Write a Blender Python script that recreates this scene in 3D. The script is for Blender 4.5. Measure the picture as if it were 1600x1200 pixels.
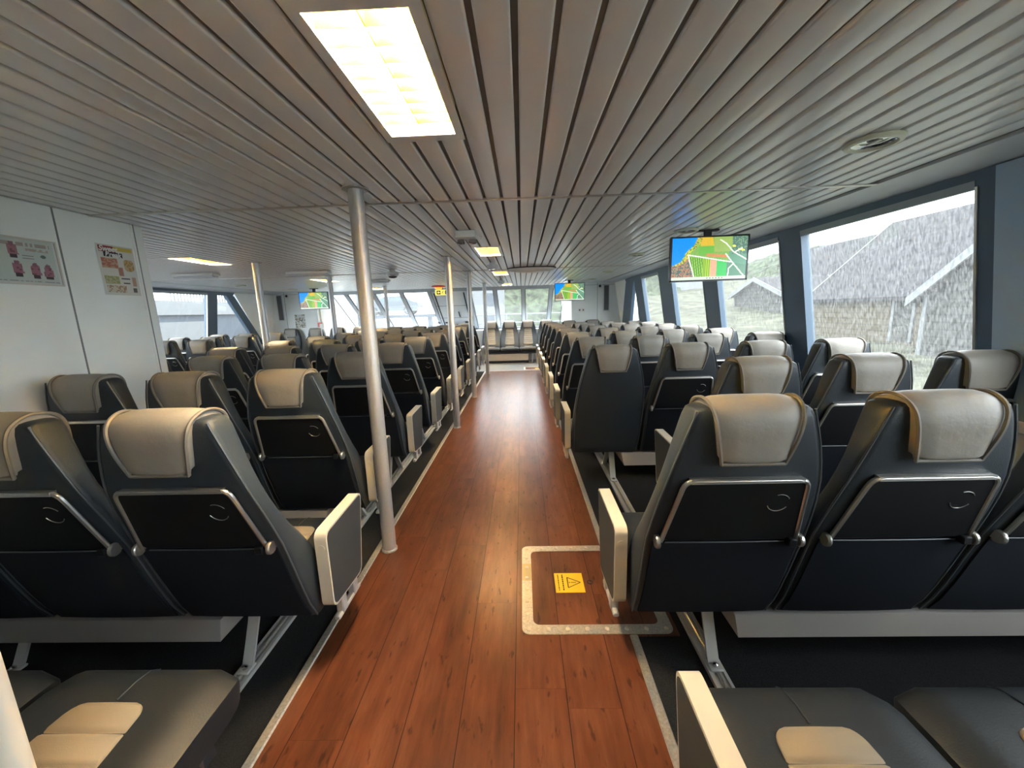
import bpy, bmesh, math, random
from mathutils import Vector, Matrix
random.seed(7)
PI = math.pi
C = bpy.context.scene.collection
for o in list(bpy.data.objects): bpy.data.objects.remove(o)

# ---------------------------------------------------------------- camera
H = 1.42                      # eye height above the deck
FPX = 610.0                   # focal length in pixels of the 1600 px frame
sc = bpy.context.scene
cd = bpy.data.cameras.new('camera'); cam = bpy.data.objects.new('camera', cd); C.objects.link(cam)
cd.sensor_width = 36.0; cd.sensor_fit = 'HORIZONTAL'; cd.lens = FPX / 1600 * 36; cd.clip_start = 0.05; cd.clip_end = 400
_d = Vector((815 - 800, 486 - 600, FPX)).normalized()
_r = math.radians(1.45)
_u = Vector((-math.sin(_r), -math.cos(_r), 0)); _u = (_u - _d * _u.dot(_d)).normalized()
_x = _d.cross(_u).normalized()
RW = Matrix((_x, _d, _u))     # image axes (right, down, forward) -> world
cx = RW @ Vector((1, 0, 0)); cy = RW @ Vector((0, -1, 0)); cz = RW @ Vector((0, 0, -1))
cam.matrix_world = Matrix(((cx.x, cy.x, cz.x, 0), (cx.y, cy.y, cz.y, 0), (cx.z, cy.z, cz.z, H), (0, 0, 0, 1)))
sc.camera = cam

# ---------------------------------------------------------------- sky and exposure
w = bpy.data.worlds.new('overcast'); sc.world = w; w.use_nodes = True
wn = w.node_tree.nodes; wl = w.node_tree.links
bg = wn['Background']
tc = wn.new('ShaderNodeTexCoord'); sp = wn.new('ShaderNodeSeparateXYZ'); rp = wn.new('ShaderNodeValToRGB')
wl.new(tc.outputs['Generated'], sp.inputs[0]); wl.new(sp.outputs['Z'], rp.inputs[0]); wl.new(rp.outputs[0], bg.inputs[0])
rp.color_ramp.elements[0].position = 0.0; rp.color_ramp.elements[0].color = (0.72, 0.79, 0.86, 1)
rp.color_ramp.elements[1].position = 0.7; rp.color_ramp.elements[1].color = (0.95, 0.98, 1.0, 1)
bg.inputs[1].default_value = 1.35
sc.view_settings.view_transform = 'Standard'; sc.view_settings.look = 'None'
sc.view_settings.gamma = 1.0; sc.view_settings.use_curve_mapping = False
sc.view_settings.exposure = 3.15
LAMP = 55.0                   # emission of the fluorescent tubes

# ---------------------------------------------------------------- materials
def mat(name, col, rough=0.5, metal=0.0, emit=None, es=0.0, spec=0.5, coat=0.0):
    m = bpy.data.materials.new(name); m.use_nodes = True
    b = m.node_tree.nodes['Principled BSDF']
    b.inputs['Base Color'].default_value = (*col, 1); b.inputs['Roughness'].default_value = rough
    b.inputs['Metallic'].default_value = metal; b.inputs['Specular IOR Level'].default_value = spec
    b.inputs['Coat Weight'].default_value = coat
    if emit: b.inputs['Emission Color'].default_value = (*emit, 1); b.inputs['Emission Strength'].default_value = es
    return m
def bump(m, scale, strength, detail=3, stretch=(1, 1, 1), dist=0.002, colvar=0.0):
    nt = m.node_tree; n = nt.nodes; l = nt.links; b = n['Principled BSDF']
    t = n.new('ShaderNodeTexCoord'); mp = n.new('ShaderNodeMapping'); mp.inputs['Scale'].default_value = stretch
    z = n.new('ShaderNodeTexNoise'); z.inputs['Scale'].default_value = scale; z.inputs['Detail'].default_value = detail
    bp = n.new('ShaderNodeBump'); bp.inputs['Strength'].default_value = strength; bp.inputs['Distance'].default_value = dist
    l.new(t.outputs['Object'], mp.inputs[0]); l.new(mp.outputs[0], z.inputs[0]); l.new(z.outputs[0], bp.inputs['Height']); l.new(bp.outputs[0], b.inputs['Normal'])
    if colvar:
        c = b.inputs['Base Color'].default_value[:]
        r = n.new('ShaderNodeValToRGB'); r.color_ramp.elements[0].position = .3; r.color_ramp.elements[1].position = .7
        r.color_ramp.elements[0].color = (*[v * (1 - colvar) for v in c[:3]], 1); r.color_ramp.elements[1].color = (*[min(1, v * (1 + colvar)) for v in c[:3]], 1)
        l.new(z.outputs[0], r.inputs[0]); l.new(r.outputs[0], b.inputs['Base Color'])
    return m
M = {}
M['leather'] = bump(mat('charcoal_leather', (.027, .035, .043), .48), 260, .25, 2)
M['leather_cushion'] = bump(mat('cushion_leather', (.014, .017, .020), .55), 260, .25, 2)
M['leather_edge'] = mat('leather_piping', (.075, .085, .095), .35)  # lighter stitched edge line, with the edge highlights put into its colour
M['fabric_dark'] = bump(mat('pocket_fabric', (.009, .012, .018), .9, spec=.25), 500, .3, 1)
M['taupe'] = bump(mat('taupe_leather', (.29, .265, .23), .5), 38, .35, 4, (1, 1, 1), .004)
M['taupe_hem'] = mat('taupe_hem', (.20, .178, .15), .6)
M['inlay'] = bump(mat('beige_inlay', (.25, .205, .145), .6), 300, .3, 2)
M['black_plastic'] = bump(mat('black_plastic', (.006, .0065, .008), .6, spec=.3), 600, .2, 1)
M['alu'] = mat('brushed_aluminium', (.62, .60, .56), .32, .9)
M['alu_dull'] = bump(mat('dull_aluminium', (.50, .49, .46), .45, .75), 120, .25, 3, (1, 1, 1), .001, .18)
M['satin_pole'] = bump(mat('satin_steel_pole', (.50, .50, .50), .42, .55), 200, .15, 2, (1, 1, 1), .0005, .06)
M['arm_rim'] = mat('cream_armrest_rim', (.60, .56, .48), .38)
M['arm_face'] = bump(mat('grey_armrest_face', (.036, .040, .044), .7), 400, .2, 1)
M['box'] = mat('pale_grey_box', (.42, .40, .38), .5)
M['leg'] = mat('pale_painted_leg', (.55, .55, .54), .4, .2)
M['beam'] = mat('dark_beam', (.03, .03, .035), .6)
M['wall_white'] = bump(mat('white_wall_panel', (.84, .87, .85), .42), 3, .05, 3, (1, 1, 1), .002, .03)
M['wall_seam'] = mat('panel_seam', (.22, .23, .23), .6)
M['cove'] = mat('grey_cove', (.62, .65, .68), .45)
M['navy'] = mat('navy_window_frame', (.065, .105, .155), .42)
M['blue_pillar'] = mat('blue_grey_pillar', (.32, .43, .56), .5)  # blue-grey paint, lightened to carry the lens flare over it
M['frame_grey'] = mat('grey_mullion', (.30, .33, .36), .45)
M['rubber'] = mat('black_rubber', (.012, .013, .016), .6)
M['ceil'] = bump(mat('painted_ceiling_strip', (.82, .84, .85), .31, .0, coat=.1), 1.2, .02, 2)
M['ceil_back'] = mat('ceiling_gap', (.20, .19, .18), .7)
M['white'] = mat('white_plastic', (.75, .75, .72), .4)
M['chrome'] = mat('chrome', (.55, .55, .55), .12, 1.0)
M['mirror_louvre'] = mat('mirror_louvre', (.62, .44, .13), .3, .9)
M['tube'] = mat('fluorescent_tube', (1, .95, .8), .5, 0, (1.0, .88, .68), LAMP)
M['reflector'] = mat('lamp_reflector', (.75, .56, .22), .35, .4)
M['lampglow'] = mat('lamp_diffuser_glow', (1, .8, .3), .5, 0, (1.0, .66, .16), 1.6)
M['yellow'] = mat('sign_yellow', (.85, .56, .02), .45)
M['ink'] = mat('black_ink', (.02, .018, .012), .6)
M['red'] = mat('red_lens', (.5, .02, .02), .3, 0, (.8, .05, .02), .015)
M['amber'] = mat('amber_lens', (.9, .4, .02), .3, 0, (1, .42, .05), .13)
M['exit'] = mat('exit_sign_glow', (.9, .8, .1), .4, 0, (1, .85, .2), .10)
M['bezel'] = mat('tv_bezel', (.01, .01, .012), .3)

def wood_mat():
    m = mat('cherry_vinyl_plank', (.3, .1, .04), .34, spec=.26); nt = m.node_tree; n = nt.nodes; l = nt.links; b = n['Principled BSDF']
    def math_(op, a, c=None):
        q = n.new('ShaderNodeMath'); q.operation = op
        for i, v in enumerate((a, c)):
            if v is None: continue
            if isinstance(v, (int, float)): q.inputs[i].default_value = v
            else: l.new(v, q.inputs[i])
        return q.outputs[0]
    t = n.new('ShaderNodeTexCoord'); s = n.new('ShaderNodeSeparateXYZ'); l.new(t.outputs['Object'], s.inputs[0])
    X = math_('DIVIDE', math_('ADD', s.outputs['X'], 20 * .1935 + .0609), .1935)
    pi_ = math_('FLOOR', X); fx = math_('SUBTRACT', X, pi_)
    off = math_('FRACT', math_('MULTIPLY', math_('ABSOLUTE', math_('SINE', math_('MULTIPLY', pi_, 12.9))), 7.31))
    Y = math_('DIVIDE', math_('ADD', math_('ADD', s.outputs['Y'], 10), math_('MULTIPLY', off, 1.22)), 1.22)
    yi = math_('FLOOR', Y); fy = math_('SUBTRACT', Y, yi)
    cid = n.new('ShaderNodeCombineXYZ'); l.new(pi_, cid.inputs[0]); l.new(yi, cid.inputs[1])
    wn_ = n.new('ShaderNodeTexWhiteNoise'); wn_.noise_dimensions = '3D'; l.new(cid.outputs[0], wn_.inputs['Vector'])
    # grain, offset per plank
    va = n.new('ShaderNodeVectorMath'); va.operation = 'ADD'
    vm = n.new('ShaderNodeVectorMath'); vm.operation = 'SCALE'; vm.inputs['Scale'].default_value = 3.7; l.new(cid.outputs[0], vm.inputs[0])
    l.new(t.outputs['Object'], va.inputs[0]); l.new(vm.outputs[0], va.inputs[1])
    mp = n.new('ShaderNodeMapping'); mp.inputs['Scale'].default_value = (26, 2.6, 1); l.new(va.outputs[0], mp.inputs[0])
    g = n.new('ShaderNodeTexNoise'); g.inputs['Scale'].default_value = 1; g.inputs['Detail'].default_value = 7; g.inputs['Roughness'].default_value = .65; l.new(mp.outputs[0], g.inputs[0])
    mp2 = n.new('ShaderNodeMapping'); mp2.inputs['Scale'].default_value = (9, 3.2, 1); l.new(va.outputs[0], mp2.inputs[0])
    g2 = n.new('ShaderNodeTexNoise'); g2.inputs['Scale'].default_value = 1; g2.inputs['Detail'].default_value = 4; l.new(mp2.outputs[0], g2.inputs[0])
    r = n.new('ShaderNodeValToRGB'); e = r.color_ramp.elements
    e[0].position = .25; e[0].color = (0.0430, 0.0148, 0.0080, 1); e[1].position = .78; e[1].color = (0.2021, 0.0820, 0.0440, 1)
    k = r.color_ramp.elements.new(.5); k.color = (0.1161, 0.0394, 0.0192, 1)
    mixf = math_('ADD', math_('MULTIPLY', g.outputs[0], .55), math_('MULTIPLY', g2.outputs[0], .45))
    l.new(math_('ADD', mixf, math_('MULTIPLY', math_('SUBTRACT', wn_.outputs['Value'], .5), .10)), r.inputs[0])
    # dark flecks
    mp3 = n.new('ShaderNodeMapping'); mp3.inputs['Scale'].default_value = (38, 11, 1); l.new(va.outputs[0], mp3.inputs[0])
    g3 = n.new('ShaderNodeTexNoise'); g3.inputs['Scale'].default_value = 1; g3.inputs['Detail'].default_value = 3; l.new(mp3.outputs[0], g3.inputs[0])
    fl = n.new('ShaderNodeMapRange'); fl.inputs['From Min'].default_value = .30; fl.inputs['From Max'].default_value = .38; fl.inputs['To Min'].default_value = .45; l.new(g3.outputs[0], fl.inputs[0])
    # seams
    sx = math_('GREATER_THAN', math_('ABSOLUTE', math_('SUBTRACT', fx, .5)), .4915)
    sy = math_('GREATER_THAN', math_('ABSOLUTE', math_('SUBTRACT', fy, .5)), .4992)
    seam = math_('SUBTRACT', 1.0, math_('MULTIPLY', math_('MAXIMUM', sx, math_('MULTIPLY', sy, .4)), .82))
    mul = n.new('ShaderNodeVectorMath'); mul.operation = 'SCALE'; l.new(r.outputs[0], mul.inputs[0]); l.new(math_('MULTIPLY', seam, fl.outputs[0]), mul.inputs['Scale'])
    l.new(mul.outputs[0], b.inputs['Base Color'])
    rr = n.new('ShaderNodeMapRange'); rr.inputs['To Min'].default_value = .285; rr.inputs['To Max'].default_value = .33; l.new(g2.outputs[0], rr.inputs[0]); l.new(rr.outputs[0], b.inputs['Roughness'])
    bp = n.new('ShaderNodeBump'); bp.inputs['Strength'].default_value = .12; bp.inputs['Distance'].default_value = .001; l.new(g3.outputs[0], bp.inputs['Height']); l.new(bp.outputs[0], b.inputs['Normal'])
    return m
M['wood'] = wood_mat()
M['carpet'] = bump(mat('dark_carpet', (.020, .021, .023), .95, spec=.1), 420, .8, 2, (1, 1, 1), .004, .5)
M['lino'] = bump(mat('grey_lino', (.14, .145, .15), .5), 60, .1, 2, (1, 1, 1), .001, .15)

def glass_mat(name, veil, streak):
    m = bpy.data.materials.new(name); m.use_nodes = True; nt = m.node_tree; n = nt.nodes; l = nt.links; n.clear()
    out = n.new('ShaderNodeOutputMaterial'); tr = n.new('ShaderNodeBsdfTransparent'); tr.inputs[0].default_value = (.96, .98, .98, 1)
    tl = n.new('ShaderNodeBsdfTranslucent'); tl.inputs[0].default_value = (.92, .93, .92, 1)
    gl = n.new('ShaderNodeBsdfGlossy'); gl.inputs['Roughness'].default_value = .03
    t = n.new('ShaderNodeTexCoord'); mp = n.new('ShaderNodeMapping'); mp.inputs['Scale'].default_value = (85, 85, 20)
    z = n.new('ShaderNodeTexNoise'); z.inputs['Scale'].default_value = 1.0; z.inputs['Detail'].default_value = 5; z.inputs['Roughness'].default_value = .7
    r = n.new('ShaderNodeMapRange'); r.inputs['From Min'].default_value = .40; r.inputs['From Max'].default_value = .63
    r.inputs['To Min'].default_value = veil; r.inputs['To Max'].default_value = min(1, veil + streak)
    l.new(t.outputs['Object'], mp.inputs[0]); l.new(mp.outputs[0], z.inputs[0]); l.new(z.outputs[0], r.inputs[0])
    mx = n.new('ShaderNodeMixShader'); l.new(r.outputs[0], mx.inputs[0]); l.new(tr.outputs[0], mx.inputs[1]); l.new(tl.outputs[0], mx.inputs[2])
    m2 = n.new('ShaderNodeMixShader'); m2.inputs[0].default_value = .03; l.new(mx.outputs[0], m2.inputs[1]); l.new(gl.outputs[0], m2.inputs[2])
    l.new(m2.outputs[0], out.inputs[0]); return m
M['glass_salt'] = glass_mat('salt_streaked_glass', .006, .06)
M['glass'] = glass_mat('dusty_glass', .006, .022)

# ---------------------------------------------------------------- mesh helpers
class MB:
    def __init__(s): s.v = []; s.f = []; s.m = []
    def add(s, vs, fs, mi=0):
        k = len(s.v); s.v += [tuple(p) for p in vs]; s.f += [[i + k for i in f] for f in fs]; s.m += [mi] * len(fs); return s
    def box(s, x0, x1, y0, y1, z0, z1, mi=0):
        v = [(x, y, z) for x in (x0, x1) for y in (y0, y1) for z in (z0, z1)]
        return s.add(v, [(0, 1, 3, 2), (4, 6, 7, 5), (0, 4, 5, 1), (2, 3, 7, 6), (0, 2, 6, 4), (1, 5, 7, 3)], mi)
    def hexa(s, v, mi=0):     # 8 points: bottom 4 (ccw), top 4
        return s.add(v, [(0, 3, 2, 1), (4, 5, 6, 7), (0, 1, 5, 4), (1, 2, 6, 5), (2, 3, 7, 6), (3, 0, 4, 7)], mi)
    def bbox(s, x0, x1, y0, y1, z0, z1, r=.01, seg=2, mi=0):
        bm = bmesh.new(); bmesh.ops.create_cube(bm, size=1)
        for v in bm.verts: v.co = Vector(((x0 + x1) / 2 + v.co.x * (x1 - x0), (y0 + y1) / 2 + v.co.y * (y1 - y0), (z0 + z1) / 2 + v.co.z * (z1 - z0)))
        bmesh.ops.bevel(bm, geom=list(bm.edges), offset=r, segments=seg, profile=.5, affect='EDGES', clamp_overlap=True)
        return s.bm(bm, mi)
    def bm(s, bm, mi=0):
        bm.verts.ensure_lookup_table(); bm.verts.index_update()
        s.add([v.co[:] for v in bm.verts], [[v.index for v in f.verts] for f in bm.faces], mi); bm.free(); return s
    def loft(s, rings, cap=True, mi=0, closed=True):
        n = len(rings[0]); vs = [p for r in rings for p in r]; fs = []
        for i in range(len(rings) - 1):
            for j in range(n if closed else n - 1):
                a = i * n + j; b = i * n + (j + 1) % n; fs.append((a, b, b + n, a + n))
        if cap: fs.append(list(range(n))[::-1]); fs.append([(len(rings) - 1) * n + j for j in range(n)])
        return s.add(vs, fs, mi)
    def prism(s, poly, axis, a, b, mi=0):   # poly 2-D in the two other axes
        def P(p, t): return {'x': (t, p[0], p[1]), 'y': (p[0], t, p[1]), 'z': (p[0], p[1], t)}[axis]
        return s.loft([[P(p, a) for p in poly], [P(p, b) for p in poly]], True, mi)
    def tube(s, pts, r, seg=8, cap=True, mi=0, radii=None):
        pts = [Vector(p) for p in pts]; rings = []
        up = Vector((0, 0, 1)); prev = None
        for i, p in enumerate(pts):
            d = (pts[min(i + 1, len(pts) - 1)] - pts[max(i - 1, 0)]).normalized()
            if prev is None:
                a = d.cross(up if abs(d.z) < .95 else Vector((1, 0, 0))).normalized()
            else:
                a = (prev - d * prev.dot(d)).normalized()
            b = d.cross(a); prev = a; rr = radii[i] if radii else r
            rings.append([tuple(p + a * (rr * math.cos(2 * PI * k / seg)) + b * (rr * math.sin(2 * PI * k / seg))) for k in range(seg)])
        return s.loft(rings, cap, mi)
    def lathe(s, prof, c=(0, 0, 0), axis='z', seg=24, mi=0, cap=True):
        rings = []
        for r, t in prof:
            ring = []
            for k in range(seg):
                a = 2 * PI * k / seg; u, w_ = r * math.cos(a), r * math.sin(a)
                q = {'z': (u, w_, t), 'x': (t, u, w_), 'y': (u, t, w_)}[axis]
                ring.append((q[0] + c[0], q[1] + c[1], q[2] + c[2]))
            rings.append(ring)
        return s.loft(rings, cap, mi)
    def mesh(s, name, mats, smooth=40):
        me = bpy.data.meshes.new(name); me.from_pydata(s.v, [], s.f)
        bm = bmesh.new(); bm.from_mesh(me); bmesh.ops.recalc_face_normals(bm, faces=bm.faces); bm.to_mesh(me); bm.free()
        for m in (mats if isinstance(mats, (list, tuple)) else [mats]): me.materials.append(M[m] if isinstance(m, str) else m)
        me.polygons.foreach_set('material_index', s.m)
        if smooth:
            me.polygons.foreach_set('use_smooth', [True] * len(me.polygons)); me.set_sharp_from_angle(angle=math.radians(smooth))
        me.update(); return me
def link(name, me, parent=None, loc=None, rot=None):
    o = bpy.data.objects.new(name, me); C.objects.link(o)
    if parent: o.parent = parent
    if loc: o.location = loc
    if rot: o.rotation_euler = rot
    return o
def tag(o, label, cat, group=None, kind=None):
    o['label'] = label; o['category'] = cat
    if group: o['group'] = group
    if kind: o['kind'] = kind
    return o
def struct(name, mb, m, smooth=30):
    o = link(name, mb.mesh(name, m, smooth)); o['kind'] = 'structure'; return o
def empty(name, loc, label, cat, group=None, rz=0):
    o = bpy.data.objects.new(name, None); C.objects.link(o); o.location = loc; o.rotation_euler = (0, 0, rz); o.empty_display_size = .1
    return tag(o, label, cat, group)
def part(name, mb, m, parent, smooth=40): return link(name, mb.mesh(name, m, smooth), parent)
def copy_tree(o, parent=None):
    c = o.copy(); C.objects.link(c); c.parent = parent
    for ch in list(o.children): copy_tree(ch, c)
    return c
def rrect(x0, x1, y0, y1, r, n=4):
    out = []
    for cx_, cy_, a0 in ((x1 - r, y1 - r, 0), (x0 + r, y1 - r, 90), (x0 + r, y0 + r, 180), (x1 - r, y0 + r, 270)):
        for k in range(n + 1):
            a = math.radians(a0 + 90 * k / n); out.append((cx_ + r * math.cos(a), cy_ + r * math.sin(a)))
    return out
def roundpoly(pts, r, n=4):
    out = []; L = len(pts)
    for i, p in enumerate(pts):
        p = Vector(p); a = Vector(pts[i - 1]); b = Vector(pts[(i + 1) % L])
        da = (a - p).normalized(); db = (b - p).normalized(); k = min(r, (a - p).length * .45, (b - p).length * .45)
        A = p + da * k; B = p + db * k
        for j in range(n + 1):
            t = j / n; q = A * (1 - t) ** 2 + p * 2 * t * (1 - t) + B * t * t; out.append(tuple(q))
    return out

# ================================================================ THE SETTING
YB, YF = -3.2, 9.98            # back wall, partition plane
ZC = 2.07
WX = 2.06; LX = -6.0; SL = .165
def wxr(z): return 2.297 + SL * (2.145 - z)
def wxl(z): return -6.237 - SL * (2.0957 - z)
A0, A1 = -.905, .44            # wooden aisle
# floor
f = MB(); f.box(-6.8, 2.85, YB, 13.2, -.12, -.006); struct('floor', f, 'carpet')
f = MB(); f.box(A0, A1, YB, 9.36, -.006, .0); f.box(A1, .66, 1.5, 2.18, -.006, .0); o = struct('floor_aisle', f, 'wood', 0)
f = MB(); f.box(-4.40, -3.06, 2.9, 9.36, -.006, .0); struct('floor_aisle_port', f, 'wood', 0)
f = MB(); f.box(-6.4, 2.5, 9.40, YF, -.006, .001); f.box(-5.18, 1.24, YF, 12.4, -.006, .001); struct('floor_front', f, 'lino', 0)
# metal edge strips of the aisle
def strip(n, x, y0, y1, wd=.036):
    s = MB(); s.prism([(x - wd / 2, 0), (x + wd / 2, 0), (x + wd / 2 - .005, .005), (x - wd / 2 + .005, .005)], 'y', y0, y1)
    y = y0 + .1
    while y < y1: s.lathe([(.006, .004), (.006, .006), (.002, .0075)], (x, y, 0), seg=8); y += .25
    return struct(n, s, 'alu_dull')
strip('trim_1', A0 - .018, YB, 9.36); strip('trim_2', A1 + .018, YB, 1.5); strip('trim_3', A1 + .018, 2.18, 9.36)
s = MB(); s.box(A0, A1 + .03, 9.35, 9.39, 0, .006); struct('trim_4', s, 'alu')

# ceiling of narrow painted strips
holes = []                      # (x0,x1,y0,y1)
lamps = [(-.345, 1.27), (-.345, 4.47), (-.345, 6.95), (-.345, 9.75), (-.345, -1.9), (1.455, -1.9), (-3.545, 4.45), (-3.545, 7.2), (-3.545, 9.75)]  # the one over the right seats behind the camera is added for brightness
for lx, ly in lamps: holes.append((lx - .15, lx + .15, ly - .36, ly + .36))
seams = [2.45, 6.35]
c = MB()
prof = [(-.0415, .013), (-.0415, .004), (-.0385, .0008), (-.034, 0), (.034, 0), (.0385, .0008), (.0415, .004), (.0415, .013)]
for k in range(-60, 21):
    x = k * .1 + .05
    if x > WX - .02: continue
    cuts = [YB]
    blocked = sorted([(h_[2], h_[3]) for h_ in holes if h_[0] < x < h_[1]] + [(s_ - .012, s_ + .012) for s_ in seams])
    ivs = []; y = YB
    for a, b in blocked: ivs.append((y, a)); y = b
    yend = 10.62 if -5.18 < x < 1.24 else YF
    ivs.append((y, yend))
    for a, b in ivs:
        if b - a > .02: c.prism([(x + p[0], ZC + p[1]) for p in prof], 'y', a, b)
c2 = struct('ceiling', c, 'ceil', 50)
c = MB(); x0, x1 = -6.05, 2.1
c.box(x0, x1, YB, 10.7, ZC + .22, ZC + .26, 0)
def gapsheet():                 # dark backing above the strips, open over the lamps
    xs = sorted(set([x0, x1] + [h_[0] for h_ in holes] + [h_[1] for h_ in holes])); m = MB()
    for i in range(len(xs) - 1):
        xm = (xs[i] + xs[i + 1]) / 2; y = YB
        for h_ in sorted([h_ for h_ in holes if h_[0] < xm < h_[1]], key=lambda q: q[2]) + [(0, 0, 10.7, 10.7)]:
            if h_[2] - y > .01: m.box(xs[i], xs[i + 1], y, h_[2], ZC + .0135, ZC + .018)
            y = h_[3]
    return m
struct('ceiling_backing', gapsheet(), 'ceil_back', 0); struct('ceiling_deck', c, 'ceil_back', 0)
for i, ys in enumerate(seams):
    s = MB(); s.bbox(-6.0, 2.04, ys - .014, ys + .014, ZC - .007, ZC + .01, .004, 1); struct('trim_%d' % (5 + i), s, 'alu')
# coves between ceiling and windows
for nm, fx_, y0, sgn, xe, zt_ in (('trim_7', wxr, YB, 1, WX - .02, 2.042), ('trim_8', wxl, 2.76, -1, LX + .02, 2.0)):
    s = MB(); s.prism([(xe, 2.085), (xe, 2.067), (fx_(zt_) - sgn * .012, zt_), (fx_(zt_) + sgn * .05, zt_), (fx_(2.07) + sgn * .05, 2.11)], 'y', y0, YF); struct(nm, s, 'cove')

# side walls: slanted, with window openings.  wall_quad(y0,y1,z0,z1) makes a solid leaning slab
def slab(mb, fx_, sgn, pts, t=.05, off=0, mi=0):   # pts: (y,z) polygon on the wall plane
    a = [(fx_(z) - sgn * off, y, z) for y, z in pts]; b = [(fx_(z) + sgn * (t - off), y, z) for y, z in pts]
    return mb.loft([a, b], True, mi)
def side(sgn, fx_, y_start, wins, tri, n0, wallname, ZT, ZS, ZW):
    # wins: list of (y0,y1) clear panes; below-sill wall, above-window header
    m = MB(); slab(m, fx_, sgn, [(y_start, -.02), (YF, -.02), (YF, ZS), (y_start, ZS)]); slab(m, fx_, sgn, [(y_start, ZT), (YF, ZT), (YF, 2.1), (y_start, 2.1)])
    ty0, ty1, yo0, yo1 = tri; yb_ = min(yo1 + .12, YF - .01)      # last pane: apex/top y, bottom y ; outer frame y at top/bottom
    slab(m, fx_, sgn, [(yo0, ZT), (yb_, ZS), (YF, ZS), (YF, ZT)])
    struct(wallname, m, 'wall_white')
    fr = MB(); edges = [(y_start, wins[0][0])] + [(wins[i][1], wins[i + 1][0]) for i in range(len(wins) - 1)]
    slab(fr, fx_, sgn, [(y_start, ZW), (yo0 - .05, ZW), (yo0, ZT), (y_start, ZT)], .07, .02)
    slab(fr, fx_, sgn, [(y_start, ZS - .05), (yb_, ZS - .05), (yb_ - .04, ZS), (y_start, ZS)], .07, .02)
    for a, b in edges:
        if b > a: slab(fr, fx_, sgn, [(a, ZS), (b, ZS), (b, ZW), (a, ZW)], .07, .02)
    slab(fr, fx_, sgn, [(ty0, ZW), (ty1 + .16, ZS), (yb_, ZS), (yo0 - .02, ZW)], .07, .02)
    slab(fr, fx_, sgn, [(wins[-1][1], ZS), (wins[-1][1] + (.5 if sgn > 0 else .26), ZS), (wins[-1][1] + (.5 if sgn > 0 else .26), ZW), (wins[-1][1], ZW)], .07, .02)
    o = struct('window_%d' % n0, fr, 'navy'); k = n0
    for i, (a, b) in enumerate(wins):
        # bright aluminium bead on the aft side of each pane and dark gasket
        g = MB(); slab(g, fx_, sgn, [(a, ZS), (b, ZS), (b, ZW), (a, ZW)], .008, -.03)
        k += 1; q = struct('window_%d' % k, g, 'glass_salt' if sgn > 0 else 'glass', 0)
        bd = MB()
        e = a if sgn > 0 else b
        slab(bd, fx_, sgn, [(e - .012, ZS), (e, ZS), (e, ZW), (e - .012, ZW)], .02, .028); link('window_bead', bd.mesh('window_bead', 'alu', 0), q)
        bd = MB(); slab(bd, fx_, sgn, [(a + .001, ZW - .012), (b - .001, ZW - .012), (b - .001, ZW + .03), (a + .001, ZW + .03)], .02, .026); link('window_gasket', bd.mesh('window_gasket', 'frame_grey', 0), q)
    g = MB(); y_s = wins[-1][1] + (.5 if sgn > 0 else .26)
    slab(g, fx_, sgn, [(y_s, ZS), (ty1 + .16, ZS), (ty0, ZW), (max(y_s - .02, ty0 - .3), ZW)] if sgn < 0 else [(y_s, ZS), (ty1 + .16, ZS), (ty0, ZW)], .008, -.03)
    struct('window_%d' % (k + 1), g, 'glass_salt' if sgn > 0 else 'glass', 0)
RW_ = [(-2.6, -1.3), (-1.0, .2), (.45, 1.55), (2.174, 3.434), (3.713, 4.884), (5.252, 6.30), (6.835, 7.783)]
side(1, wxr, YB, RW_, (8.32, 9.11, 8.94, 9.92), 1, 'wall_right', 2.042, .823, 1.966)
LW_ = [(3.05, 4.8), (5.05, 6.35), (6.45, 7.817)]
side(-1, wxl, 2.76, LW_, (8.32, 9.15, 8.57, 9.44), 21, 'wall_left', 2.0, .86, 1.93)
# broad blue-grey pillar aft of the big starboard window
s = MB(); slab(s, wxr, 1, [(1.57, .80), (2.08, .80), (2.08, 2.035), (1.57, 2.035)], .03, .034); struct('trim_9', s, 'blue_pillar')
# heater ledge along the starboard wall
s = MB(); s.bbox(2.46, 2.56, YB, 9.9, .74, .80, .01, 1); struct('trim_10', s, 'cove')
# back wall
s = MB(); s.box(-2.7, 2.95, YB - .06, YB, -.02, 2.12); struct('wall_back', s, 'wall_white')
# white service block on the port side (x = -2.6 face, corner at y = 2.76)
s = MB(); s.box(-6.3, -2.6, YB, 2.76, -.02, 2.066)
s.bbox(-2.606, -2.590, 2.69, 2.765, 0, 2.066, .004, 1)
struct('wall_port_block', s, 'wall_white')
s = MB()
for y in (-1.6, -.3, 1.0, 2.25): s.box(-2.6, -2.597, y - .004, y + .004, .0, 2.066)
s.box(-2.592, -2.588, 2.700, 2.706, .0, 2.066)
struct('trim_11', s, 'wall_seam')

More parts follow.
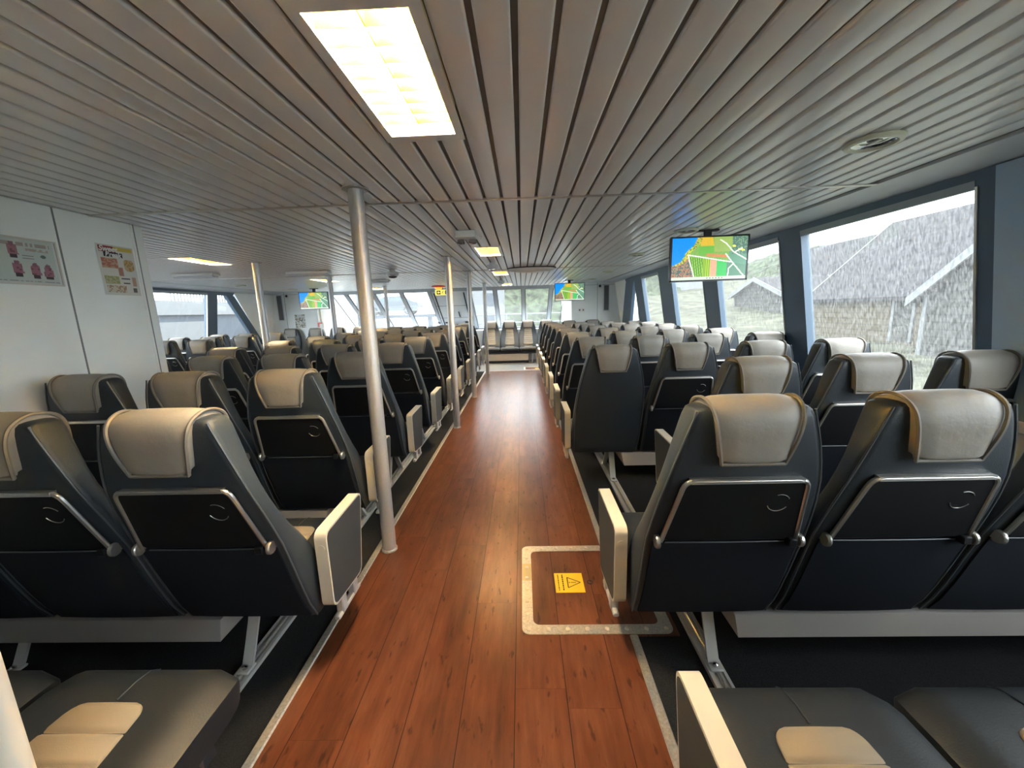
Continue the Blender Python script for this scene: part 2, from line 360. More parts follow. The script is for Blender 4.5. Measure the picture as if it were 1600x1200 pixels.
# forward partitions and raked front
def fy(z): return 10.60 + (2.03 - z) * 1.46
m = MB(); m.box(1.25, 2.9, YF, YF + .06, -.02, 2.1); m.box(1.25, 1.31, YF + .06, 12.4, -.02, 2.1); struct('wall_front_right', m, 'wall_white')
m = MB(); m.box(-6.9, -5.19, YF, YF + .06, -.02, 2.1); m.box(-5.25, -5.19, YF + .06, 12.4, -.02, 2.1); struct('wall_front_left', m, 'wall_white')
s = MB()
for x in (1.89,): s.box(x - .004, x + .004, YF - .003, YF, .3, 2.06)
for x in (-6.0,): s.box(x - .004, x + .004, YF - .003, YF, .3, 2.06)
s.box(1.26, 2.3, YF - .004, YF, 2.0, 2.006); s.box(-6.2, -5.2, YF - .004, YF, 2.0, 2.006)
struct('trim_12', s, 'wall_seam')
def fslab(mb, x0, x1, z0, z1, t=.06, off=0, mi=0):
    a = [(x0, fy(z0) - off, z0), (x1, fy(z0) - off, z0), (x1, fy(z1) - off, z1), (x0, fy(z1) - off, z1)]
    return mb.loft([a, [(p[0], p[1] + t, p[2]) for p in a]], True, mi)
fr = MB(); zt, zb = 1.99, .95
fslab(fr, -5.19, 1.25, zt, 2.1, .1, .02); fslab(fr, -5.19, 1.25, zb - .06, zb, .1, .02)
mull = [-4.72, -3.98, -3.22, -2.46, -1.40, -.70, .06, .80]
for x in mull: fslab(fr, x - .045, x + .045, zb, zt, .12, .03)
o = struct('window_30', fr, 'frame_grey')
g = MB()
for x in mull + [-5.15, 1.21]: fslab(g, x + .046, x + .062, zb, zt, .05, .0); fslab(g, x - .062, x - .046, zb, zt, .05, .0)
struct('window_31', g, 'rubber')
panes = [(-5.19, -4.76), (-4.68, -4.02), (-3.94, -3.26), (-3.18, -2.50), (-1.36, -.74), (-.66, .02), (.10, .76), (.84, 1.25)]
for i, (a, b) in enumerate(panes):
    g = MB(); fslab(g, a, b, zb, zt, .008, -.04); struct('window_%d' % (32 + i), g, 'glass', 0)
# sill shelf and lower front wall
m = MB(); m.box(-5.19, 1.25, 11.5, fy(.95) + .1, .86, .90); m.box(-5.19, 1.25, 11.5, 11.56, -.02, .86); struct('wall_front', m, 'cove')

# forward escape door between the window groups
dr = MB(); fslab(dr, -2.42, -1.44, zb, zt, .05, .0)
d = struct('door_1', dr, 'cove')
x = MB(); 
for z in (1.28, 1.62): fslab(x, -2.40, -1.46, z, z + .008, .01, .006)
link('door_seam', x.mesh('door_seam', 'rubber', 0), d)
x = MB()
for a in (-2.36, -1.56): fslab(x, a, a + .035, zb, zt - .03, .02, .022)
link('door_gasket', x.mesh('door_gasket', 'rubber', 0), d)
x = MB()
for a in (-2.5, -2.26, -1.66): fslab(x, a - .045, a + .045, 1.12, 1.16, .03, .045)
fslab(x, -1.98, -1.94, 1.06, 1.09, .03, .045)
link('door_handle', x.mesh('door_handle', 'black_plastic', 0), d)
x = MB(); x.tube([(-2.24, fy(1.07) - .04, 1.07), (-1.62, fy(1.07) - .04, 1.07)], .012); link('door_bar', x.mesh('door_bar', 'leg'), d)
x = MB(); fslab(x, -2.06, -2.03, 1.45, 1.62, .02, .03); fslab(x, -1.83, -1.80, 1.30, 1.46, .02, .03); link('door_latch', x.mesh('door_latch', 'black_plastic', 0), d)
# narrow white door on the port jamb
dr = MB(); dr.box(-5.188, -5.16, 10.08, 10.55, .02, 1.88); d = struct('door_2', dr, 'white')
x = MB(); x.box(-5.16, -5.14, 10.12, 10.16, .95, 1.05); link('door_handle', x.mesh('door_handle', 'alu'), d)

# ================================================================ SEATS
def lerp(tab, z):
    if z <= tab[0][0]: return tab[0][1]
    for (a, va), (b, vb) in zip(tab, tab[1:]):
        if z <= b: t = (z - a) / (b - a); return va + (vb - va) * t
    return tab[-1][1]
YR = [(.25, 0), (.34, -.045), (.45, -.085), (.55, -.115), (.66, -.15), (.76, -.185), (.88, -.225), (.95, -.24), (1.04, -.255), (1.12, -.262)]
YFt = [(.25, .10), (.40, .10), (.50, .06), (.62, -.02), (.72, -.09), (.81, -.135), (.93, -.165), (1.03, -.165), (1.12, -.160)]
HW = [(.25, .258), (.50, .262), (.66, .262), (.78, .252), (.88, .236), (.95, .220), (1.04, .196), (1.10, .176), (1.135, .166)]
def shell():
    m = MB(); rings = []
    zs = [.25, .26, .32, .40, .48, .56, .63, .70, .77, .84, .90, .96, 1.02, 1.07, 1.10, 1.122, 1.132, 1.136]
    for i, z in enumerate(zs):
        wd = lerp(HW, z); a = lerp(YR, z); b = lerp(YFt, z)
        sh = .012 if i == 0 else (.003 if i == len(zs) - 3 else (.012 if i == len(zs) - 2 else (.028 if i == len(zs) - 1 else 0)))
        ring = rrect(-wd + sh, wd - sh, a + sh, b - sh, .022, 3)
        rings.append([(p[0], p[1], z) for p in ring])
    return m.loft(rings)
def piping():
    m = MB()
    for s_ in (-1, 1):
        pts = [(s_ * (lerp(HW, z) - .004), lerp(YR, z) + .004, z) for z in (.26, .34, .42, .5, .58, .66, .74, .82, .90, .96, 1.02, 1.07, 1.10, 1.125)]
        m.tube(pts, .0036, 6)
    return m
def smooth_path(p, n):
    out = []
    for i in range(len(p) - 1):
        a, b, c_, d_ = [Vector(p[max(0, min(len(p) - 1, i + k))]) for k in (-1, 0, 1, 2)]
        for j in range(n):
            t = j / n
            out.append(tuple(.5 * ((2 * b) + (c_ - a) * t + (2 * a - 5 * b + 4 * c_ - d_) * t * t + (3 * b - a - 3 * c_ + d_) * t ** 3)))
    out.append(tuple(p[-1])); return out
def headrest():
    m = MB()
    path = [(-.266, .965, .090), (-.275, .973, .094), (-.281, .983, .097), (-.286, 1.03, .106), (-.290, 1.078, .115), (-.283, 1.118, .121), (-.262, 1.146, .126), (-.225, 1.160, .130), (-.19, 1.158, .132), (-.155, 1.142, .133), (-.135, 1.11, .133), (-.130, 1.05, .132), (-.132, .98, .128), (-.14, .95, .124)]
    path = smooth_path(path, 4)
    th = .034; rings = []
    for i, (y, z, wd) in enumerate(path):
        a = Vector(path[max(i - 1, 0)][:2]); b = Vector(path[min(i + 1, len(path) - 1)][:2]); t = (b - a).normalized(); nrm = Vector((-t.y, t.x))
        if nrm.dot(Vector((y + .21, z - 1.02))) < 0: nrm = -nrm
        e_ = min(i, len(path) - 1 - i); tt = th * (.45 if e_ == 0 else min(1, .5 + .1 * e_))
        ring = []
        N = 8
        for j in range(N + 1):
            u = -1 + 2 * j / N; crown = -.012 * abs(u) ** 5
            ring.append((u * wd, y + nrm.x * crown, z + nrm.y * crown))
        for j in range(N + 1):
            u = 1 - 2 * j / N
            ring.append((u * (wd - .002), y - nrm.x * tt, z - nrm.y * tt))
        rings.append(ring)
    m.loft(rings)
    return m
def hem():
    m = MB(); m.tube([(-.090, -.268, .967), (.090, -.268, .967)], .0055, 6)
    for s_ in (-1, 1): m.tube(smooth_path([(s_ * .090, -.268, .967), (s_ * .106, -.281, 1.03), (s_ * .116, -.285, 1.08), (s_ * .123, -.276, 1.12), (s_ * .128, -.250, 1.145), (s_ * .132, -.21, 1.155), (s_ * .135, -.165, 1.142), (s_ * .135, -.142, 1.11), (s_ * .133, -.137, 1.05), (s_ * .126, -.140, .98)], 4), .0055, 6)
    return m
def on_back(x, z, off): return (x, lerp(YR, z) - off, z)
def tray_plate():
    m = MB(); pts = roundpoly([(-.212, .668), (.212, .668), (.176, .906), (-.176, .906)], .022)
    def p(q, off):
        t = (q[1] - .668) / .238; return (q[0], -.157 - .078 * t - off, q[1])
    m.loft([[p(q, .0) for q in pts], [p(q, .012) for q in pts]])
    return m
def tray_frame():
    m = MB(); pts = []
    for q in roundpoly([(-.216, .665), (-.180, .907), (.180, .907), (.216, .665)], .03)[5:15]:
        pts.append(q)
    pts = [(-.216, .665)] + pts + [(.216, .665)]
    def p(q, off):
        t = (q[1] - .668) / .238; return Vector((q[0], -.157 - .078 * t - off, q[1]))
    m.tube([p(q, .010) for q in pts], .0075, 8)
    m.box(-.165, .165, -.252, -.232, .899, .913)
    return m
def cup_ring():
    m = MB(); n = 24; t0 = lambda z: -.157 - .078 * (z - .668) / .238 - .0125
    for a0, a1 in ((200, 330), (30, 110)):
        m.tube([(.115 + .032 * math.cos(math.radians(a0 + (a1 - a0) * k / 10)), t0(.82 + .032 * math.sin(math.radians(a0 + (a1 - a0) * k / 10))), .82 + .032 * math.sin(math.radians(a0 + (a1 - a0) * k / 10))) for k in range(11)], .0014, 5)
    return m
def hinge():
    m = MB(); m.lathe([(.004, -.006), (.020, -.006), (.023, -.003), (.023, .004), (.020, .008), (.004, .0085)], (0, 0, 0), 'x', 16)
    m.lathe([(.005, -.016), (.005, .006)], (0, 0, 0), 'x', 8); return m
def clip(): m = MB(); m.bbox(-.03, .0, -.004, .022, -.014, .014, .004, 1); return m
def pocket():
    m = MB(); rows = []
    for z in (.27, .34, .42, .50, .58, .652): rows.append([(x, lerp(YR, z) - .006 - .006 * (1 - (x / .24) ** 2), z) for x in (-.238, -.16, -.08, 0, .08, .16, .238)])
    back = [[(q[0], q[1] + .02, q[2]) for q in r] for r in rows]
    n = 7; vs = [p for r in rows for p in r] + [p for r in back for p in r]; fs = []; K = len(rows) * n
    for i in range(len(rows) - 1):
        for j in range(n - 1):
            a = i * n + j; fs.append((a, a + 1, a + n + 1, a + n)); fs.append((K + a, K + a + n, K + a + n + 1, K + a + 1))
    for j in range(n - 1):
        a = (len(rows) - 1) * n + j; fs.append((a, a + 1, K + a + 1, K + a)); fs.append((j, K + j, K + j + 1, j + 1))
    for i in range(len(rows) - 1):
        a = i * n; fs.append((a, a + n, K + a + n, K + a)); a = i * n + n - 1; fs.append((a, K + a, K + a + n, a + n))
    return m.add(vs, fs)
def pocket_lip(): m = MB(); m.tube([on_back(x, .653, .010 + .004 * (1 - (x / .24) ** 2)) for x in (-.2, -.1, 0, .1, .2)], .0025, 6); return m
def cushion():
    m = MB(); N = 10
    rings = []
    for y, zt_, zb_, wd in ((.02, .425, .33, .250), (.035, .432, .322, .258), (.12, .434, .32, .262), (.22, .437, .32, .263), (.32, .441, .32, .263), (.39, .441, .322, .263), (.425, .436, .325, .258), (.445, .428, .33, .250), (.458, .416, .338, .238), (.466, .402, .348, .222), (.470, .38, .365, .205)):
        ring = []
        for j in range(N + 1):
            u = -1 + 2 * j / N
            z = zt_ - (.030 * max(0, abs(u) - .80) / .2 if abs(u) > .8 else 0) - .006 * (1 - abs(u)) * 0
            if abs(u) < .09: z -= .0
            ring.append((u * wd, y, z))
        ring += [(wd * 1.0, y, (zt_ + zb_) / 2), (wd * .97, y, zb_), (-wd * .97, y, zb_), (-wd, y, (zt_ + zb_) / 2)]
        rings.append(ring)
    return m.loft(rings)
def cushion_stitch():
    m = MB(); m.tube([(0, y, z) for y, z in ((.345, .4425), (.40, .4415), (.44, .432), (.465, .41))], .0022, 5)
    return m
def inlay_pad(v0, v1, place, ribs, w0, w1):
    m = MB(); n = ribs * 16; rings = []
    for i in range(n + 1):
        t = i / n; v = v0 + (v1 - v0) * t
        wd = w0 + (w1 - w0) * t; e = min(t, 1 - t) * n / 8
        if e < 1: wd *= .70 + .30 * math.sqrt(max(0, 1 - (1 - e) ** 2))
        ph = (t * ribs) % 1; g = max(0, 1 - min(ph, 1 - ph) / .13) if .02 < t < .98 else 0
        hgt = .0085 - .0075 * g
        ring = [place(-wd, v, -.004), place(-wd, v, hgt * .4), place(-wd * .96, v, hgt), place(0, v, hgt + .001), place(wd * .96, v, hgt), place(wd, v, hgt * .4), place(wd, v, -.004)]
        rings.append(ring)
    return m.loft(rings)
def seat_inlay(): return inlay_pad(.335, .05, lambda x, v, h_: (x, v, .438 + h_ - (.335 - v) * .012), 4, .098, .126)
def back_inlay():
    return inlay_pad(.50, .93, lambda x, v, h_: (x, lerp(YFt, v) + h_, v), 8, .135, .098)
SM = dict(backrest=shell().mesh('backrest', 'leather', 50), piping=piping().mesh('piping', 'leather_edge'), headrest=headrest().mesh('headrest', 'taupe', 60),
          hem=hem().mesh('hem', 'taupe_hem'), tray=tray_plate().mesh('tray', 'black_plastic'), frame=tray_frame().mesh('tray_frame', 'alu'),
          cup=cup_ring().mesh('cup_ring', 'alu'), hinge=hinge().mesh('hinge', 'alu'), clip=clip().mesh('clip', 'black_plastic'), pocket=pocket().mesh('pocket', 'fabric_dark', 60),
          lip=pocket_lip().mesh('pocket_lip', 'leather_edge'), cushion=cushion().mesh('cushion', 'leather_cushion', 50), stitch=cushion_stitch().mesh('stitching', 'leather'),
          inlay=seat_inlay().mesh('cushion_inlay', 'inlay', 60), binlay=back_inlay().mesh('back_inlay', 'inlay', 60))
def make_seat(tray=True, aft=False):
    r = bpy.data.objects.new('ferry_seat', None); C.objects.link(r); r.empty_display_size = .1
    b = link('backrest', SM['backrest'], r); link('piping', SM['piping'], b)
    h_ = link('headrest', SM['headrest'], r); link('hem', SM['hem'], h_)
    if tray:
        t = link('tray_table', SM['tray'], r); link('tray_frame', SM['frame'], t); link('cup_ring', SM['cup'], t)
        for s_ in (-1, 1): link('hinge', SM['hinge'], t, (s_ * .228, -.166, .662), (0, 0, 0 if s_ > 0 else PI))
        link('clip', SM['clip'], t, (.213, -.182, .66))
        p_ = link('pocket', SM['pocket'], r); link('pocket_lip', SM['lip'], p_)
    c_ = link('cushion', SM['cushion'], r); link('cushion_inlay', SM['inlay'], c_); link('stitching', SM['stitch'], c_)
    if aft: link('back_inlay', SM['binlay'], b)
    return r
# aisle armrest: cream rim with a grey face let into both sides
def arm_poly(g=0): return roundpoly([(g, .285 + g), (g, .612 - g), (.335 - g, .622 - g), (.262 - g, .262 + g)], .035 - g * .6, 5)
am = MB(); am.prism(arm_poly(), 'x', -.0235, .0235); ARM = am.mesh('armrest', 'arm_rim')
am = MB(); am.prism(arm_poly(.008), 'x', -.0250, .0250); ARMF = am.mesh('armrest_face', 'arm_face')
am = MB(); am.lathe([(.0145, -.0015), (.0145, .0), (.012, .0015), (.012, -.001)], (0, 0, .545), 'y', 20); ARMB = am.mesh('armrest_badge', 'arm_rim')
am = MB(); am.bbox(-.016, .016, .08, .12, .19, .29, .005, 1); am.bbox(-.016, .016, .19, .23, .19, .28, .005, 1); am.bbox(-.012, .012, .05, .26, .185, .205, .004, 1); ARMK = am.mesh('armrest_bracket', 'leg')
def add_arm(seat, x):
    a = link('armrest', ARM, seat, (x, 0, 0)); link('armrest_face', ARMF, a); link('armrest_badge', ARMB, a, (0, 0, 0)); link('armrest_bracket', ARMK, a)
P_tray = make_seat(); P_plain = make_seat(tray=False); P_aft = make_seat(tray=False, aft=True)
W = .543
words = ['zero', 'first', 'second', 'third', 'fourth', 'fifth', 'sixth', 'seventh', 'eighth', 'ninth', 'tenth', 'eleventh']
col_r = {0: 'beside the aisle', 1: 'second from the aisle', 2: 'third from the aisle', 3: 'beside the window'}
def place(proto, x, y, label, group, rz=0, z=0, arm=None):
    s_ = copy_tree(proto); s_.location = (x, y, z); s_.rotation_euler = (0, 0, rz)
    tag(s_, label, 'seat', group)
    if arm is not None: add_arm(s_, arm)
    return s_
# legs, beam and box below a row
def leg_mesh():
    m = MB()
    rear = [(.0, .012), (.012, .03), (.04, .09), (.075, .17), (.10, .25), (.105, .27)]
    a = [(-.022, y - .008, z) for y, z in rear]; rings = []
    for y, z in rear: rings.append([(-.022, y - .006, z), (.022, y - .006, z), (.022, y + .006, z), (-.022, y + .006, z)])
    m.loft(rings); rings = []
    for y, z in ((.36, .012), (.33, .05), (.26, .15), (.20, .24), (.185, .27)): rings.append([(-.018, y - .012, z), (.018, y - .012, z), (.018, y + .012, z), (-.018, y + .012, z)])
    m.loft(rings); m.bbox(-.026, .026, -.035, .02, .008, .02, .004, 1); m.bbox(-.024, .024, .34, .39, .008, .02, .004, 1)
    return m.mesh('leg', 'leg')
def bolt_mesh():
    m = MB(); m.lathe([(.011, .02), (.011, .028), (.006, .033), (.001, .034)], (0, -.012, 0), seg=10); return m.mesh('bolt', 'chrome')
LEG = leg_mesh(); BOLT = bolt_mesh()
def row_frame(x0, x1, y, xleg, far_leg, box, label, sgn=1, group='seat row frames', rz=0):
    r = empty('seat_row_frame', (0, y, 0), label, 'seat frame', group)
    m = MB(); m.bbox(x0 + .03, x1 - .03, .11, .16, .262, .305, .006, 1); m.bbox(x0 + .03, x1 - .03, .30, .35, .262, .305, .006, 1); m.box(x0 + .05, x1 - .05, .02, .42, .305, .321); part('beam', m, 'beam', r)
    for xl in (xleg, far_leg):
        lg = link('leg', LEG, r, (xl, 0, 0)); link('bolt', BOLT, lg)
    if box:
        a, b = box; m = MB(); i = .028
        m.hexa([(a + i, .0, .135), (b - i, .0, .135), (b - i, .38, .135), (a + i, .38, .135), (a, -.012, .247), (b, -.012, .247), (b, .40, .247), (a, .40, .247)])
        part('storage_box', m, 'box', r, 0)
    if rz: r.rotation_euler = (0, 0, rz)
    return r

XR0 = .385                      # right block starts here
def rx(c): return XR0 + .27 + W * c
RY = lambda k: 1.345 + .868 * (k - 1)
GR = 'forward-facing seats right of the wooden aisle'; GM = 'forward-facing seats left of the wooden aisle'; GP = 'seats by the port windows'
near = {0: 'nearest the camera, showing only cushion', }
def rowword(k): return 'nearest row' if k == 0 else words[k] + ' row ahead of camera'
for k in range(0, 11):
    y = RY(k) if k else .43
    for c_ in range(4):
        if k == 0 and c_ > 2: continue
        if k == 2 and c_ == 0: continue
        if k > 9 and c_ > 0: continue
        plain = (k == 3 and c_ == 0)
        lab = 'charcoal seat with taupe headrest, right block, %s, %s' % (rowword(k), col_r[c_])
        if plain: lab = 'charcoal aisle seat with plain untrayed back, just ahead of the floor hatch gap'
        arm = None
        if c_ == 0 or (k == 2 and c_ == 1): arm = -.302
        place(P_plain if plain else P_tray, rx(c_), y, lab, GR, arm=arm)
    a = rx(1 if k == 2 else 0) - .27; b = rx(2 if k == 0 else (0 if k > 9 else 3)) + .27
    row_frame(a, b, y, max(.73, a + .1) if k <= 9 else .60, b - .3 if k <= 9 else .44 + .2, (max(.79, a + .2), b - .1) if 0 < k <= 9 else None, 'seat frame with pale storage box under the right block, %s' % rowword(k))
XM = lambda c: -1.245 - W * c
MY = lambda k: 1.34 + .865 * (k - 1) if k else .49
col_m = {0: 'beside the aisle', 1: 'second from the aisle', 2: 'third from the aisle', 3: 'farthest left'}
for k in range(0, 11):
    y = MY(k); dx = .15 if k < 2 else 0
    nc = 3 if k < 3 else 4
    for c_ in range(nc):
        lab = 'charcoal seat with taupe headrest, middle block, %s, %s' % (rowword(k), col_m[c_])
        place(P_tray, XM(c_) + dx, y, lab, GM, arm=.302 if c_ == 0 and k else None)
    b = XM(0) + dx + .27; a = XM(nc - 1) + dx - .27
    row_frame(a, b, y, -1.165, a + .3, (a + .1, -1.23) if k else (a + .1, -1.5), 'seat frame with pale storage box under the middle block, %s' % rowword(k))
XP = lambda c: -4.59 - W * c
for k, y in enumerate([RY(j) for j in range(4, 9)]):
    for c_ in range(3):
        place(P_tray, XP(c_), y, 'charcoal seat in far left block, %s row past white wall, %s' % (words[k + 1], ('beside the left aisle', 'middle of three', 'beside the window')[c_]), GP, arm=.302 if c_ == 0 else None)
    row_frame(XP(2) - .27, XP(0) + .27, y, -4.75, XP(2), None, 'seat frame under the far left block, %s row past the white wall' % words[k + 1])
# seats facing aft at the front of the cabin
for i, x in enumerate((-.89, -.36, .17, .70)):
    place(P_aft, x, 11.19, 'bench seat facing the camera, striped beige insert, %s from left below front windows' % words[i + 1], 'front bench seats facing aft', rz=PI)
r = row_frame(-.97, 1.16, 0, 0, 0, None, 'frame with pale kick panel under the front bench seats', group='aft-facing seat frames')
for ch in list(r.children):
    for g_ in list(ch.children): bpy.data.objects.remove(g_)
    bpy.data.objects.remove(ch)
r.location = (0, 11.19, 0)
m = MB(); m.bbox(-1.13, .95, -.40, -.05, .262, .321, .006, 1); part('beam', m, 'beam', r)
m = MB(); m.box(-1.10, .16, -.40, -.36, .075, .262); part('kick_panel', m, 'box', r, 0)
for x in (.27, .85): m = MB(); m.bbox(x - .02, x + .02, -.36, -.32, .001, .262, .004, 1); part('leg', m, 'leg', r)
m = MB(); m.box(-1.10, .16, -.36, -.1, .001, .075); part('plinth', m, 'beam', r, 0)
for i, x in enumerate((1.17, 1.75)):
    place(P_aft, x, 9.66, 'seat facing the camera against the right partition, %s' % ('nearer the aisle' if i == 0 else 'nearer the window'), 'partition seats facing aft', rz=PI)
for i, x in enumerate((-5.86, -5.22, -4.66, -4.08)):
    place(P_aft, x, 9.66, 'seat facing the camera at the far left front, %s from the left' % words[i + 1], 'far left seats facing aft', rz=PI)
for nm, x0, x1, lb in (('seat_row_frame', .9, 2.02, 'frame under the two seats against the right partition'), ('seat_row_frame', -6.13, -3.81, 'frame under the four seats at the far left front')):
    r = empty(nm, (0, 9.66, 0), lb, 'seat frame', 'aft-facing seat frames')
    m = MB(); m.bbox(x0 + .03, x1 - .03, -.35, -.11, .262, .321, .006, 1); part('beam', m, 'beam', r)
    for x in (x0 + .25, x1 - .25): m = MB(); m.bbox(x - .02, x + .02, -.28, -.24, .001, .262, .004, 1); part('leg', m, 'leg', r)
for p_ in (P_tray, P_plain, P_aft):
    def kill(o):
        for ch in list(o.children): kill(ch)
        bpy.data.objects.remove(o)
    kill(p_)

# floor rails under the seat legs
for x, lb in ((-1.165, 'long bright aluminium seat rail on the carpet left of the aisle'), (.73, 'long aluminium seat rail on the carpet right of the aisle')):
    sg = 1 if x < 0 else -1
    m = MB(); m.box(x - .028, x + .028, YB + .1, 9.3, -.006, .004); m.box(x + sg * .020, x + sg * .034, YB + .1, 9.3, -.006, .012); m.box(x - sg * .034, x - sg * .022, YB + .1, 9.3, -.006, .010)
    r = link('seat_rail', m.mesh('seat_rail', 'leg', 0)); tag(r, lb, 'rail')
    m = MB(); m.tube([(x - sg * .002, YB + .1, .008), (x - sg * .002, 9.3, .008)], .008, 8); part('rail_tube', m, 'alu_dull', r)

# ================================================================ POLES
poles = [(-.85, 2.163, 'nearest silver ceiling pole, left edge of the wooden aisle'), (-.85, 4.73, 'second nearest silver pole along the left edge of the wooden aisle'),
         (-.84, 6.49, 'third silver pole along the left edge of the wooden aisle'), (-.828, 9.02, 'farthest silver pole on the wooden aisle, at its front end'),
         (-3.09, 4.66, 'nearest silver pole beside the far left aisle'), (-3.12, 6.50, 'silver pole in front of the left television'), (-3.14, 9.2, 'farthest silver pole beside the far left aisle, before the raked windows')]
for x, y, lb in poles:
    r = empty('ceiling_pole', (x, y, 0), lb, 'pole', 'silver ceiling poles')
    m = MB(); m.lathe([(.040, .0), (.040, ZC)], seg=28); part('shaft', m, 'satin_pole', r)
    m = MB(); m.lathe([(.047, 0), (.047, .008), (.042, .014)], seg=28); part('base_ring', m, 'alu_dull', r)
    m = MB(); m.lathe([(.042, ZC - .006), (.066, ZC - .004), (.068, ZC)], seg=28); part('ceiling_flange', m, 'alu_dull', r)

# ================================================================ FLOOR HATCH
r = empty('floor_hatch', (0, 0, 0), 'wood-topped floor hatch with riveted metal frame beside the right seats', 'hatch')
m = MB(); xo0, xo1, yo0, yo1 = -.034, .642, 1.507, 2.168; bnd = .052
outer = rrect(xo0, xo1, yo0, yo1, .035, 5); inner = rrect(xo0 + bnd, xo1 - bnd, yo0 + bnd, yo1 - bnd, .03, 5); n_ = len(outer)
vs = [(p[0], p[1], .0) for p in outer] + [(p[0], p[1], .004) for p in outer] + [(p[0], p[1], .004) for p in inner] + [(p[0], p[1], .0) for p in inner]
fs = []
for k in range(3):
    for j in range(n_): fs.append((k * n_ + j, k * n_ + (j + 1) % n_, (k + 1) * n_ + (j + 1) % n_, (k + 1) * n_ + j))
m.add(vs, fs); part('hatch_frame', m, 'alu_dull', r, 30)
m = MB()
def rivet(x, y): m.lathe([(.0105, .004), (.0105, .0065), (.006, .0095), (.001, .010)], (x, y, 0), seg=10)
for i in range(8):
    x = xo0 + .03 + i * (xo1 - xo0 - .06) / 7; rivet(x, yo0 + .026); rivet(x, yo1 - .026)
for i in range(1, 7):
    y = yo0 + .03 + i * (yo1 - yo0 - .06) / 7; rivet(xo0 + .026, y); rivet(xo1 - .026, y)
part('rivets', m, 'arm_rim', r)
m = MB(); m.box(xo0 + bnd, xo1 - bnd, yo0 + bnd, yo1 - bnd, -.003, .0012); part('hatch_lid', m, 'wood', r, 0)
m = MB(); m.lathe([(.016, .001), (.016, .0025), (.010, .0025), (.010, .001)], (.325, 1.845, 0), seg=16); part('lift_ring', m, 'rubber', r)
m = MB(); m.box(xo0 + .001, xo0 + .051, 1.86, 2.0, .004, .0046); part('tape_patch', m, mat('old_tape', (.42, .36, .20), .6), r, 0)
r2 = empty('floor_hatch', (0, 0, 0), 'small framed floor hatch on the grey floor before the front bench', 'hatch')
m = MB()
for a in ((.02, .56, 9.46, 9.50), (.02, .56, 9.90, 9.94), (.02, .06, 9.50, 9.90), (.52, .56, 9.50, 9.90)): m.box(*a, .001, .006)
part('hatch_frame', m, 'arm_rim', r2, 0)
m = MB(); m.box(.06, .52, 9.50, 9.90, .001, .003); part('hatch_lid', m, 'wood', r2, 0)
m = MB(); m.box(.30, .44, 9.60, 9.74, .003, .004); part('yellow_label', m, 'yellow', r2, 0)
# yellow warning sticker
sg = link('warning_sticker', MB().box(.140, .290, 1.768, 1.918, .0012, .0022).mesh('warning_sticker', 'yellow', 0)); tag(sg, 'square yellow warning sticker with black triangle on the floor hatch', 'sticker')
m = MB(); zt_ = .0028
def barline(a, b, w_=.004):
    a = Vector((*a, zt_)); b = Vector((*b, zt_)); d_ = (b - a).normalized(); n__ = Vector((-d_.y, d_.x, 0)) * w_ / 2
    m.loft([[tuple(a - n__), tuple(a + n__), tuple(a + n__ - Vector((0, 0, .0005))), tuple(a - n__ - Vector((0, 0, .0005)))], [tuple(b - n__), tuple(b + n__), tuple(b + n__ - Vector((0, 0, .0005))), tuple(b - n__ - Vector((0, 0, .0005)))]])
barline((.207, 1.883), (.207, 1.803), .005); barline((.207, 1.883), (.274, 1.843)); barline((.207, 1.803), (.274, 1.843)); barline((.224, 1.843), (.252, 1.843), .004)
m.lathe([(.0035, .0022), (.0035, .0028)], (.216, 1.843, 0), seg=10)
part('warning_triangle', m, 'ink', sg, 0)
m = MB(); random.seed(3)
for xx in (.159, .182):
    y = 1.905
    while y > 1.785:
        L_ = random.uniform(.006, .016); 
        if y - L_ < 1.782: break
        barline((xx, y), (xx, y - L_), .005 if xx < .17 else .0065); y -= L_ + .004
part('sticker_lettering', m, 'ink', sg, 0)

# ================================================================ CEILING LAMPS
def fluo(x, y, lb):
    r = empty('ceiling_light', (x, y, ZC), lb, 'lamp', 'recessed fluorescent ceiling lights')
    hw, hl = .148, .355
    m = MB(); i = .030                 # frame ring
    o_ = [(-hw, -hl), (hw, -hl), (hw, hl), (-hw, hl)]; q = [(-hw + i, -hl + i + .02), (hw - i, -hl + i + .02), (hw - i, hl - i - .02), (-hw + i, hl - i - .02)]
    vs = [(*p, .0) for p in o_] + [(*p, -.003) for p in o_] + [(*p, -.003) for p in q] + [(*p, .012) for p in q]
    fs = [(k * 4 + j, k * 4 + (j + 1) % 4, (k + 1) * 4 + (j + 1) % 4, (k + 1) * 4 + j) for k in range(3) for j in range(4)]
    m.add(vs, fs); part('frame', m, 'ceil', r, 0)
    m = MB(); m.box(-.120, .120, -.307, .307, .098, .102); m.box(-.122, -.118, -.307, .307, .010, .10); m.box(.118, .122, -.307, .307, .010, .10); m.box(-.12, .12, -.309, -.305, .010, .10); m.box(-.12, .12, .305, .309, .010, .10)
    part('reflector', m, 'reflector', r, 0)
    m = MB()
    m.box(-.0015, .0015, -.305, .305, .008, .05)
    for j in range(1, 9):
        yy = -.305 + j * .61 / 9
        for s_ in (-1, 1):
            m.prism([(yy - .001, .008), (yy + .001, .008), (yy + .006, .042), (yy - .006, .042)], 'x', min(0, s_ * .118), max(0, s_ * .118))
    part('louvre', m, 'mirror_louvre', r, 0)
    for s_ in (-1, 1):
        m = MB(); m.lathe([(.0125, -.29), (.0125, .29)], (s_ * .058, 0, .072), 'y', 12); part('tube', m, 'tube', r)
    return r
